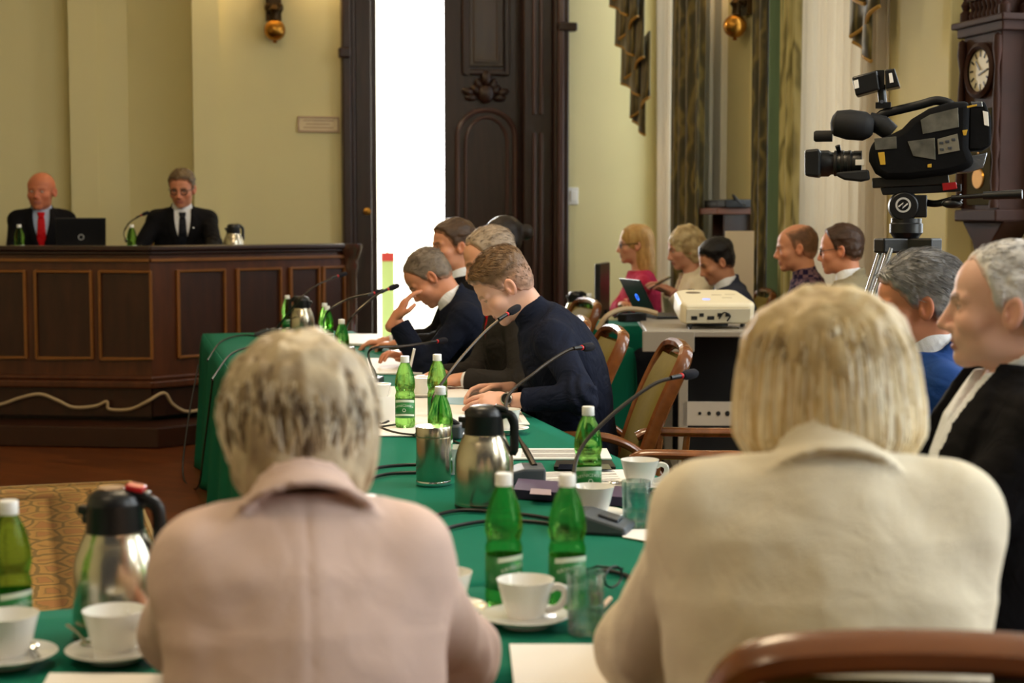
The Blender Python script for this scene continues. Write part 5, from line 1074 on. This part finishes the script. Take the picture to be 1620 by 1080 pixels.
    def collar(P, r, t0, hb, hf_, gap, th_, slope=.0, z0=-.02):
        """standing band round the neck: height hb at the back, hf_ in front, open by gap in front"""
        q = P - np.float32(nbase); up = q @ np.float32(nax); rad = q - up[:, None] * np.float32(nax); fx = P[:, 0]; fy = rad[:, 1]; rr = np.sqrt((rad ** 2).sum(1)); f = (fy / (rr + 1e-6) + 1) / 2
        d = np.abs(rr - r - np.where(up > 0, slope * up, -.55 * up)) - th_; hh = hb + (hf_ - hb) * f; d = np.maximum(d, np.maximum(up - hh, z0 - up)); return np.maximum(d, np.where(fy > 0, gap - np.abs(fx) - np.minimum(0, 0 * up), -1)) if gap else d
    if sh_:
        slv = not jc
        def fsh(P):
            T = spine(P); d = torso(P, .006 if jc else .014, T) + (0 if jc else wob(P) * 1.3 + top.get('fold', 0) * np.sin(34 * (P[:, 2] + .8 * P[:, 1]) + 5 * vnoise(P, 7)) * np.clip(.3 + vnoise(P, 6), 0, 1))
            for sd in ('L', 'R'): d = smin(d, armd(P, sd, .060 if slv else .045, .052 if slv else .036, .041 if slv else .034, sh_.get('cut', .03) if slv else .012), .03)
            d = np.maximum(d, T[0] - .515)
            if not sh_.get('open') and sh_.get('collar', 1): d = smin(d, cap(P, nbase - nax * .06, nbase + nax * .012, .084, .071), .03)
            d = smax(d, -cap(P, nbase - nax * .05, nbase + nax * .2, .050, .056), .004) if sh_.get('open') else d
            if sh_.get('open'): w = np.interp(T[0], [.515 - sh_['open'], .53], [0, .03]); d = np.where((T[1] > .03) & (T[0] > .515 - sh_['open']), np.maximum(d, (w - np.abs(P[:, 0])) * .8), d)
            if sh_.get('collar', 1): d = np.minimum(d, collar(P, .062 * (.9 if fem else 1), 0, sh_.get('hb', .042), .022, sh_.get('gap', .012), max(.0045, .62 * min(v1, .008)), .12, -.055))
            d = np.maximum(d, -.1 - T[0]); return d
        V, Fq = isosurf(fsh, lo0, hi0, min(v1, .008) if not jc else max(.006, v1 * .8)); link('shirt', np_mesh('shirt', V, Fq), sh_['mat'], root, ang=180)
    if top.get('tie'):
        def fti(P):
            T = spine(P); t = T[0]; w = np.interp(t, [.1, .2, .46, .475, .49, .51], [.042, .04, .024, .018, .024, .026]); d = torso(P, .016, T) + np.where(t > .47, -.008, 0) * 1.0
            return np.maximum(np.maximum(d, (np.abs(P[:, 0]) - w) * .9), np.maximum(.04 - T[1], np.maximum(.08 - t, t - .512)))
        V, Fq = isosurf(fti, fwd(-.06, 0, .06) - .12, fwd(.06, .0, .55) + .2, .006); link('tie', np_mesh('tie', V, Fq), top['tie'], root, ang=180)
    if jc:
        vb = jc.get('v', .20); vw = jc.get('vw', .058); lp = jc.get('lapel', .055); nk_r = jc.get('neckr', .066 if not fem else .062)
        def fja(P):
            T = spine(P); t = T[0]; x = np.abs(P[:, 0]); w = np.interp(t, [vb, .40, .47, .53], [0.0, vw * .85, vw, vw]).astype(np.float32); infl = .020 + jc.get('puff', 0)
            d = torso(P, infl, T) + wob(P) * 1.4
            if jc.get('pad'):
                for sg in (-1, 1): d = smin(d, cap(P, fwd(sg * .07, -.004, .468), fwd(sg * (sw - .004), -.004, .450 + jc['pad']), .05 + infl * .5, .044 + infl), .03)
            if lp: lw = np.interp(t, [vb - .02, vb + .03, .40, .46, .5], [0, lp * .8, lp, lp * .8, lp * .3]); d = d - .008 * sst(.004, -.004, x - w - lw) * (T[1] > .02) * (t > vb - .02)
            if jc.get('seam'): d = d + .0028 * np.exp(-(P[:, 0] / .005) ** 2) * (T[1] < 0)
            if jc.get('fold'): d = d + jc['fold'] * np.sin(26 * P[:, 2] + 9 * np.abs(P[:, 0]) + 4 * vnoise(P, 5)) * np.clip(.2 + 1.2 * vnoise(P * np.float32((.6, 1, 1.4)), 5), 0, 1)
            d = np.maximum(d, t - .535); d = smax(d, -np.minimum(cap(P, fwd(0, .012, .47), nbase, nk_r * .8, nk_r * .92), cap(P, nbase, nbase + nax * .3, nk_r * .92, nk_r * 1.05)), .006)
            cb = collar(P, nk_r + .004, 0, jc.get('cb', .045), jc.get('cf', -.02), 0, .006 if v1 < .009 else .009, .35, -.05); d = smin(d, cb, .008)
            d = np.where(T[1] > .0, np.maximum(d, np.where(t > vb, (w - x) * .85, -1)), d)
            for sd in ('L', 'R'):
                a_, e_, w_ = J[sd]; ud = np.float32((e_ - a_) / np.linalg.norm(e_ - a_)); al = (P - np.float32(a_)) @ ud; ad = armd(P, sd, .066, .056, .048, .028); d = smin(d, ad, .022)
                if v1 < .01: d = d + .004 * np.exp(-((al - .012) / .005) ** 2) * (((P - np.float32(a_)) ** 2).sum(1) < .01)
            return np.maximum(d, -.12 - t)
        V, Fq = isosurf(fja, lo0, hi0, v1); link('jacket', np_mesh('jacket', V, Fq), jc['mat'], root, ang=180)
    if legs:
        def fl(P):
            d = None
            for sg in (-1, 1):
                e = smin(cap(P, (sg * .09, 0, zp - .01), (sg * .12, .41, zp - .015), .082, .064), cap(P, (sg * .12, .41, zp - .015), (sg * .12, .37, .10), .064, .052), .03); d = e if d is None else np.minimum(d, e)
            return smin(d, ell(P, (0, -.01, zp + .02), (.178 * girth, .13 * girth, .11)), .04)
        V, Fq = isosurf(fl, (-.3, -.22, .0), (.3, .56, zp + .2), .016); link('trousers', np_mesh('trousers', V, Fq), fabric('trouser_cloth_%d_%d_%d' % trouser, trouser), root, ang=180)
        for sg in (-1, 1):
            m = MB(); m.ball((sg * .12, .44, .045), (.048, .13, .045), 12, 8); m.ball((sg * .12, .36, .07), (.042, .05, .06), 10, 7); m.build('shoe', M('black_leather', (18, 16, 15), .3), root)
    G = dict(root=root, H=H, Rh=Rh, hs=hs, J=J, fwd=fwd, toL=toL, R2=R2, loc=loc, zp=zp)
    return G
def glasses_on(G, col=(30, 26, 26), r=.0016):
    t = None; m = MB(); T = lambda p: Vector(G['Rh'] @ (np.array(p) * G['hs']) + G['H'])
    for sg in (-1, 1):
        m.tube([T((sg * .033 + .023 * math.cos(a), .094 - .12 * abs(sg * .033 + .023 * math.cos(a)) ** 1.5, -.004 + .0165 * math.sin(a))) for a in [i * math.pi / 8 for i in range(17)]], r * 1.2, 6)
        m.tube([T((sg * .056, .088, .003)), T((sg * .076, .06, .004)), T((sg * .082, -.01, .004)), T((sg * .082, -.03, -.012))], r, 6)
    m.tube([T((-.011, .094, .0)), T((0, .097, .003)), T((.011, .094, .0))], r, 6)
    return m.build('glasses', M('spectacle_frame', col, .3), G['root'])
def seat_for(G, label, back=.02, floor=None):
    a = G['root'].rotation_euler.z; o = use(CHAIR, G['loc'] + Matrix.Rotation(a, 3, 'Z') @ Vector((0, back, 0)), a, label, 'olive upholstered armchairs'); return o
# ================================================================== the people
W3 = lambda px, py, z: on_z(px, py, z)
navy = fabric('navy_shirt_cotton', (22, 27, 44), .8, crease=.9); black = fabric('black_suit_wool', (18, 17, 20), .85); navysuit = fabric('dark_navy_suit_wool', (22, 26, 40), .85); greysuit = fabric('charcoal_suit_wool', (44, 41, 39), .85)
white = fabric('white_shirt_cotton', (232, 234, 240), .75); paleblue = fabric('pale_blue_shirt_cotton', (168, 182, 210), .75); bluesuit = fabric('blue_suit_wool', (24, 56, 112), .8); pinkj = fabric('pale_pink_jacket_wool', (218, 190, 178), .85, bump=.2, crease=.22); cream = fabric('cream_jacket_linen', (226, 214, 190), .85, bump=.35, bscale=260, crease=.25)
redtie = fabric('red_silk', (186, 18, 26), .45); darktie = fabric('dark_silk', (22, 24, 32), .45)
# --- the two men on the dais
FL = .46
G = person('bald man in black suit and red tie seated on the dais', (65, 302), 11.35, 180, (3, 4), (-16, 3, 0), nkl=.10, floor=FL, hs=1.12, skin=(196, 118, 86), top=dict(jacket=dict(mat=black), shirt=dict(mat=paleblue), tie=redtie), wrists=(None, dspot(50, 10.95) + Vector((0, 0, .03))), vox=(.006, .012), hd=dict(brow=(150, 90, 66), browk=.4, wide=1.08), ts=None)
seat_for(G, 'armchair of the bald man on the dais')
G = person('grey-haired man with glasses in black suit on the dais', (288, 298), 11.35, 178, (6, 8), (-14, 14, 0), nkl=.118, floor=FL, hs=1.08, sw=.19, girth=1.05, skin=(204, 134, 102), hair=dict(col=(92, 74, 54), top=.016, side=.007), top=dict(jacket=dict(mat=black), shirt=dict(mat=white), tie=darktie), wrists=(dspot(330, 10.95) + Vector((0, 0, .03)), dspot(222, 10.95) + Vector((0, 0, .03))), vox=(.006, .012)); glasses_on(G, r=.0028)
MB().ball(Vector(G['fwd'](-.075, .145, .40)), (.008, .006, .008), 8, 6).build('lapel_pin', chrome, G['root'])
seat_for(G, 'armchair of the man with glasses on the dais')
# --- the row along the right side of the long table
G = person('man in navy shirt with wristwatch bending over his papers', (796, 452), 5.75, 80, (-8, 42), (2, 40, 0), neck=50, hs=1.02, sw=.195, girth=1.12, skin=(226, 178, 156), hair=dict(col=(104, 78, 52), top=.018, side=.003, rough=.003, fade=.35, len=.028, comb=(0, .5, .6)), top=dict(shirt=dict(mat=navy, gap=.012, cut=.05), fold=.009), wrists=(W3(806, 634, .80), W3(792, 616, .80)), poles=((-.9, -.9, -.5), (.8, -.5, -.6)), hands=(dict(curl=.45, thumb=.8), dict(curl=.5, thumb=.8)), handdir=((-1, .05, -.08), (-1, -.1, -.05)), palm=((0, .75, -.6), (0, -.6, -.7)), vox=(.0032, .008), hd=dict(eye=.45, brow=(120, 84, 54), browk=.5, stubble=.15))
J = G['J']['L']; fd = Vector(J[2] - J[1]).normalized(); wc = Vector(J[2]) - fd * .0; x_, y_, z_ = frame_from(fd); R3 = Matrix((x_, y_, z_)).transposed()
wt = MB(); wt.lathe([(.029, -.009), (.0325, -.008), (.0325, .008), (.029, .009)], 24, wc, R3); wt = wt.build('watch_strap', M('steel_link_strap', (150, 140, 126), .3, .9), G['root'])
sd = Vector(G['R2'].transposed() @ Vector((-.2, -1, .35))); sd = (sd - fd * sd.dot(fd)).normalized(); q_ = sd.to_track_quat('Z', 'Y').to_matrix()
m = MB(); m.lathe([(0, 0), (.021, 0), (.022, .003), (.021, .010), (.018, .011), (0, .011)], 28, wc + sd * .027, q_); m.build('watch_case', chrome, wt); m = MB(); m.lathe([(0, .0112), (.0175, .0112), (0, .0118)], 24, wc + sd * .027, q_); m.build('watch_dial', M('black_watch_dial', (26, 26, 28), .15), wt)
seat_for(G, 'olive armchair whose tilted back shows behind the man in navy shirt', .06)
G = person('grey-haired man in charcoal jacket and red tie behind the man in navy', (774, 410), 6.5, 84, (0, 20), (8, 24, 0), hs=1.04, sw=.185, girth=1.08, skin=(214, 158, 128), hair=dict(col=(150, 132, 112), top=.010, side=.004, line='high', rough=.003), top=dict(jacket=dict(mat=greysuit, v=.14), shirt=dict(mat=white), tie=redtie), wrists=(W3(728, 600, .79), W3(690, 596, .79)), vox=(.0045, .009), hands=(dict(curl=.55), dict(curl=.7)), handdir=((-1, -.1, -.1), (-1, -.25, -.1)))
seat_for(G, 'olive armchair of the man in charcoal jacket', .08)
J = G['J']['R']
t = thing('pen', 'white pen held upright above the lettered bottle', 'pen', at_d(648, 585, 6.3)); m = MB(); m.cyl((0, 0, 0), (.02, 0, .085), .0055); m.build('barrel', whitep, t); MB().cyl((0, 0, 0), (-.003, 0, -.013), .0055, .001).build('tip', chrome, t)
fore = at_d(626, 504, 7.0)
G = person('man in dark navy suit resting his forehead on his hand', (677, 438), 7.2, 80, (6, 40), (0, 46, 0), neck=50, hs=1.02, sw=.185, girth=1.08, skin=(204, 140, 108), hair=dict(col=(112, 98, 84), top=.006, side=.004, line='high', rough=.002), top=dict(jacket=dict(mat=navysuit, v=.2), shirt=dict(mat=white)), wrists=(fore, W3(640, 566, .79)), poles=((-.2, .1, -1), None), hands=(dict(curl=.35, thumb=.9), dict(curl=.6)), handdir=((.45, .0, .75), None), palm=((.8, 0, -.3), None), vox=(.0045, .009), hd=dict(eye=.4))
seat_for(G, 'olive armchair of the man resting his forehead', .05)
G = person('brown-haired man in dark suit facing left before the bright doorway', (716, 388), 8.0, 93, (6, 10), (6, 6, 0), hs=1.05, sw=.185, skin=(206, 144, 112), hair=dict(col=(72, 52, 36), top=.014, side=.007), top=dict(jacket=dict(mat=black), shirt=dict(mat=white)), wrists=(W3(630, 545, .79), W3(612, 540, .79)), vox=(.005, .010), hd=dict(brow=(64, 44, 32)))
seat_for(G, 'olive armchair of the brown-haired man')
# --- loose hair shapes for the women
def volume_hair(parts, cut, col, rough, streak, lo=(-.17, -.19, -.32), hi=(.17, .15, .19), h=.006, locks=None, cols=None, seed=1):
    def make(o):
        def fn(P):
            d = None
            for c, r in parts: e = ell(P, c, r); d = e if d is None else smin(d, e, .03)
            st = P * np.float32(streak); d = d - rough * vnoise(st, 40) - rough * .6 * vnoise(st, 95)
            for c, r in cut: d = smax(d, -ell(P, c, r), .012)
            return d
        V, Fq = isosurf(fn, lo, hi, h); n_ = np.clip(.5 + .5 * vnoise(V * np.float32(streak), 60), 0, 1); C = lin3(col[0])[None] * (1 - n_[:, None]) + lin3(col[1])[None] * n_[:, None]
        if locks: rnd = random.Random(seed); V, Fq, C = add_locks(V, Fq, C, locks(rnd, fn), cols or col, rnd)
        return V, Fq, C
    return make
FACE = [((0, .115, -.055), (.062, .075, .115)), ((0, .13, .0), (.058, .07, .07))]
dark_bun = volume_hair([((0, -.02, .035), (.088, .108, .094)), ((0, -.15, .01), (.045, .04, .045)), ((0, -.05, -.03), (.08, .06, .06))], FACE, ((26, 20, 18), (44, 34, 28)), .004, (1, .5, .5), h=.007)
G = person('dark-haired person mostly hidden behind the grey-haired man', (793, 377), 8.8, 90, (4, 6), (0, 10, 0), fem=True, hs=.98, hair=dict(fn=dark_bun), skin=(212, 160, 134), top=dict(jacket=dict(mat=black, lapel=0, v=.3)), vox=(.006, .012)); seat_for(G, 'olive armchair of the dark-haired person')
# --- spectators along the window wall
longh = volume_hair([((0, -.018, .035), (.090, .112, .095)), ((0, -.055, -.07), (.088, .075, .13)), ((0, -.06, -.16), (.085, .06, .08))], FACE, ((168, 124, 66), (206, 168, 108)), .004, (1.2, 1.2, .25), h=.007)
mag = fabric('raspberry_knit', (176, 44, 74), .9)
G = person('woman in raspberry top with long blonde hair and crossed arms', (1004, 386), 10.75, 76, (2, 4), (0, 4, 0), fem=True, hs=1.06, girth=1.12, skin=(212, 158, 130), hair=dict(fn=longh), top=dict(shirt=dict(mat=mag, collar=0)), wrists=(at_d(1000, 478, 10.55), at_d(985, 482, 10.5)), poles=((-.9, .3, -.5), (.9, .3, -.5)), handdir=((0, 1, .1), (0, -1, .1)), vox=(.006, .012)); glasses_on(G, (60, 40, 36), .0026); seat_for(G, 'olive armchair of the woman in raspberry')
curl = volume_hair([((0, -.018, .035), (.096, .115, .102)), ((.05, -.05, -.03), (.05, .07, .08)), ((-.05, -.05, -.03), (.05, .07, .08)), ((0, -.09, -.03), (.07, .04, .08))], FACE, ((150, 124, 84), (216, 196, 154)), .010, (.7, .7, .6), h=.007)
G = person('woman in cream jacket with curly blonde hair holding a phone', (1083, 392), 10.2, 80, (6, 10), (4, 16, 0), fem=True, hs=1.06, girth=1.15, skin=(206, 152, 128), hair=dict(fn=curl), top=dict(jacket=dict(mat=cream, v=.12, vw=.06, lapel=.04), shirt=dict(mat=fabric('dusty_rose_blouse', (150, 96, 90), .8), collar=0)), wrists=(at_d(1062, 462, 9.95), at_d(1058, 458, 10.1)), handdir=((-1, .2, .5), (-1, .2, .5)), vox=(.006, .012)); seat_for(G, 'olive armchair of the woman in cream jacket')
q = at_d(1044, 447, 9.95); t = thing('mobile_phone', 'dark phone held by the curly blonde woman', 'phone', q, math.radians(80)); rr = Matrix.Rotation(-.5, 3, 'X'); MB().box((0, 0, 0), (.075, .16, .009), rr).build('case', blackp, t, smooth=False, bevel=.003); MB().box(rr @ Vector((0, 0, .005)), (.068, .15, .001), rr).build('screen', M('phone_screen', (20, 22, 28), .05), t, smooth=False)
G = person('young dark-haired man looking down beside the projector', (1133, 414), 9.3, 82, (8, 16), (2, 24, 0), hs=1.0, skin=(196, 138, 106), hair=dict(col=(22, 18, 18), top=.024, side=.007, rough=.003, taper=.055), top=dict(jacket=dict(mat=fabric('slate_jacket_wool', (56, 60, 76), .85)), shirt=dict(mat=white)), vox=(.006, .012), hd=dict(brow=(26, 20, 18), eye=.5, stubble=.3)); seat_for(G, 'olive armchair of the young dark-haired man')
plaid = fabric('purple_plaid_cotton', (64, 46, 66), .85)
n, L, b = nodes_of(plaid); tc = n.new('ShaderNodeTexCoord'); ck = n.new('ShaderNodeTexChecker'); ck.inputs['Scale'].default_value = 34; ck.inputs[1].default_value = lin((40, 30, 58)); ck.inputs[2].default_value = lin((112, 86, 96)); L.new(tc.outputs['Object'], ck.inputs[0]); L.new(ck.outputs[0], b.inputs['Base Color'])
G = person('balding man in purple plaid shirt in front of the curtain', (1259, 391), 9.05, 70, (5, 10), (0, 8, 0), hs=1.09, skin=(212, 148, 116), hair=dict(col=(104, 72, 50), top=.004, side=.004, line='high', rough=.002, bald=(0, .02, .12, .066, .09, .055), soft=.035), top=dict(shirt=dict(mat=plaid)), vox=(.0055, .012), hd=dict(brow=(150, 104, 80))); seat_for(G, 'olive armchair of the balding man in plaid')
G = person('man with brown hair and glasses in olive beige jacket', (1329, 394), 8.05, 54, (5, 10), (4, 8, 0), hs=1.01, skin=(206, 140, 108), hair=dict(col=(62, 40, 26), top=.012, side=.007, line='high'), top=dict(jacket=dict(mat=fabric('olive_beige_wool', (142, 130, 104), .85)), shirt=dict(mat=white)), vox=(.0055, .012)); glasses_on(G, (60, 50, 44), .002); seat_for(G, 'olive armchair of the man in beige jacket')
# --- the two men at the right edge
G = person('grey-haired man in blue suit beside the cream jacket woman', (1450, 479), 3.95, 74, (-8, -2), (-6, 12, 0), nkl=.112, neck=22, hs=.97, sw=.18, skin=(206, 138, 104), hair=dict(col=(142, 140, 140), top=.013, side=.009, rough=.004, len=.04, strands=2600, comb=(0, -.7, -.6)), top=dict(jacket=dict(mat=bluesuit), shirt=dict(mat=white)), vox=(.0032, .008), hd=dict(brow=(110, 90, 76), eye=.6)); seat_for(G, 'olive armchair of the man in blue suit')
G = person('white-haired man in black jacket and open white shirt at the right edge', (1589, 482), 3.0, 78, (-16, -6), (-18, 2, 0), nkl=.10, neck=24, hs=1.0, sw=.19, girth=1.1, skin=(222, 176, 156), hair=dict(col=(206, 204, 204), top=.005, side=.008, rough=.003, line='high', len=.018, strands=2600), top=dict(jacket=dict(mat=black, v=.05, vw=.075, lapel=.07), shirt=dict(mat=white, open=.10, gap=.03, hb=.062)), vox=(.0026, .0065), hd=dict(brow=(124, 98, 82), browk=.8, eye=.95, nose=.6, wide=1.02)); seat_for(G, 'olive armchair of the white-haired man at the right edge')
# --- the two women in front, seen from behind
def layered(rnd, fn):
    out = []
    for i in range(1500):
        a = rnd.uniform(-math.pi, math.pi); 
        if abs(a) < .75: continue                    # leave the face free
        v0 = rnd.uniform(.05, .95); pts = []; ln = rnd.uniform(.06, .11); dr = Vector((math.sin(a), math.cos(a), 0)); sx = rnd.uniform(-.35, .35)
        for k in range(7):
            t = k / 6; v = v0 + t * ln * 9 * .5; el = 1.45 - v * 1.5; r = np.array((.098, .118, .098)) * (1.015 + .05 * math.sin(t * 3) * rnd.uniform(.3, 1)); aa = a + sx * t * .6
            if el < -.75: break
            z = math.sin(el) * r[2] + .025 - max(0, -el) * .05; c = math.cos(el); pts.append((math.sin(aa) * c * r[0] * (1 - .12 * max(0, -el)), math.cos(aa) * c * r[1] - .02 + .01 * max(0, -el), z))
        if len(pts) > 3: out.append((pts, rnd.uniform(.002, .0048)))
    return out
BL = ((220, 204, 174), (194, 174, 140), (166, 144, 112), (230, 220, 200), (134, 114, 88), (112, 94, 74))
fluffy = volume_hair([((0, -.022, .035), (.100, .118, .102)), ((0, -.055, -.035), (.088, .078, .075)), ((0, -.055, -.085), (.06, .052, .045))], FACE, ((142, 120, 92), (210, 192, 160)), .007, (.9, .9, .35), h=.005, locks=layered, cols=BL, seed=4)
G = person('woman with short grey blonde hair in pale pink jacket, seen from behind', (470, 686), 2.1, -3, (12, 18), (6, 4, 0), nkl=.115, neck=62, fem=True, hs=1.02, sw=.124, girth=.98, skin=(214, 158, 138), hair=dict(fn=fluffy), top=dict(jacket=dict(mat=pinkj, lapel=0, v=.36, seam=1, cb=.028, cf=-.03, neckr=.062, pad=.012, fold=.003)), wrists=(on_z(320, 985, .79), on_z(640, 985, .79)), poles=((-.7, -.3, -.7), (.7, -.3, -.7)), vox=(.004, .006), trouser=(200, 176, 164), hands=(.6, .6))
PINK = G
def bobl(rnd, fn):
    out = []
    for i in range(2400):
        a = rnd.uniform(-math.pi, math.pi)
        if abs(a) < .62: continue
        v0 = rnd.uniform(0, .75); pts = []; sx = rnd.uniform(-.12, .12); ro = 1.0 + rnd.uniform(0, .025)
        for k in range(10):
            v = v0 + (1.12 - v0) * k / 9 * rnd.uniform(.98, 1.02)
            if v < .5: el = 1.5 - v * 3.0; c = math.cos(max(0, el)); z = .03 + math.sin(max(0, el)) * .108
            else: c = 1 + .06 * math.sin((v - .5) * 4) - .35 * max(0, v - .92) * 2.2; z = .03 - (v - .5) * .20
            aa = a + sx * v; pts.append((math.sin(aa) * c * .103 * ro, math.cos(aa) * c * .118 * ro - .022, z))
        out.append((pts, rnd.uniform(.0015, .0045)))
    return out
BG = ((222, 202, 160), (206, 180, 132), (190, 160, 110), (232, 220, 194), (212, 194, 158))
bob = volume_hair([((0, -.022, .038), (.104, .120, .104)), ((0, -.03, -.035), (.106, .112, .07)), ((0, -.045, -.065), (.090, .092, .045))], [((0, .125, -.06), (.07, .085, .125)), ((0, .14, .0), (.066, .075, .075)), ((0, .03, -.17), (.07, .12, .09))], ((164, 136, 92), (216, 194, 150)), .005, (1.1, 1.1, .22), h=.005, locks=bobl, cols=BG, seed=9)
G = person('woman with blonde bob in cream linen jacket, seen from behind', (1286, 620), 2.15, -14, (6, 12), (48, 2, 0), nkl=.095, neck=55, fem=True, hs=1.03, sw=.160, girth=1.2, skin=(226, 172, 146), hair=dict(fn=bob), top=dict(jacket=dict(mat=cream, lapel=0, v=.30, seam=0, cb=.026, cf=-.03, neckr=.062, puff=.006, pad=.012, fold=.004)), wrists=(on_z(1065, 965, .80), on_z(1430, 940, .80)), poles=((-.7, -.5, -.8), (.6, -.5, -.8)), vox=(.004, .006), trouser=(60, 56, 54), hands=(.6, .6))
BEIGE = G
# chairs placed on their own
p = at_d(1492, 1046, 1.66); a = math.radians(-20); back_top = Matrix.Rotation(a, 3, 'Z') @ Vector((0, -.44, 0)); use(CHAIR, Vector((p.x - back_top.x, p.y - back_top.y, 0)), a, 'brown wooden armchair behind the cream linen jacket', 'olive upholstered armchairs')
use(CHAIR, PINK['loc'] + Vector((0, -.12, 0)), math.radians(-3), 'armchair under the woman in pale pink jacket', 'olive upholstered armchairs')
p = at_d(1118, 690, 5.35); use(CHAIR, Vector((p.x, p.y, 0)) + Vector((.02, -.02, 0)), math.radians(70), 'empty armchair showing its bare armrests beside the blonde bob', 'olive upholstered armchairs')
for h in HEADS: print('HEAD', h)
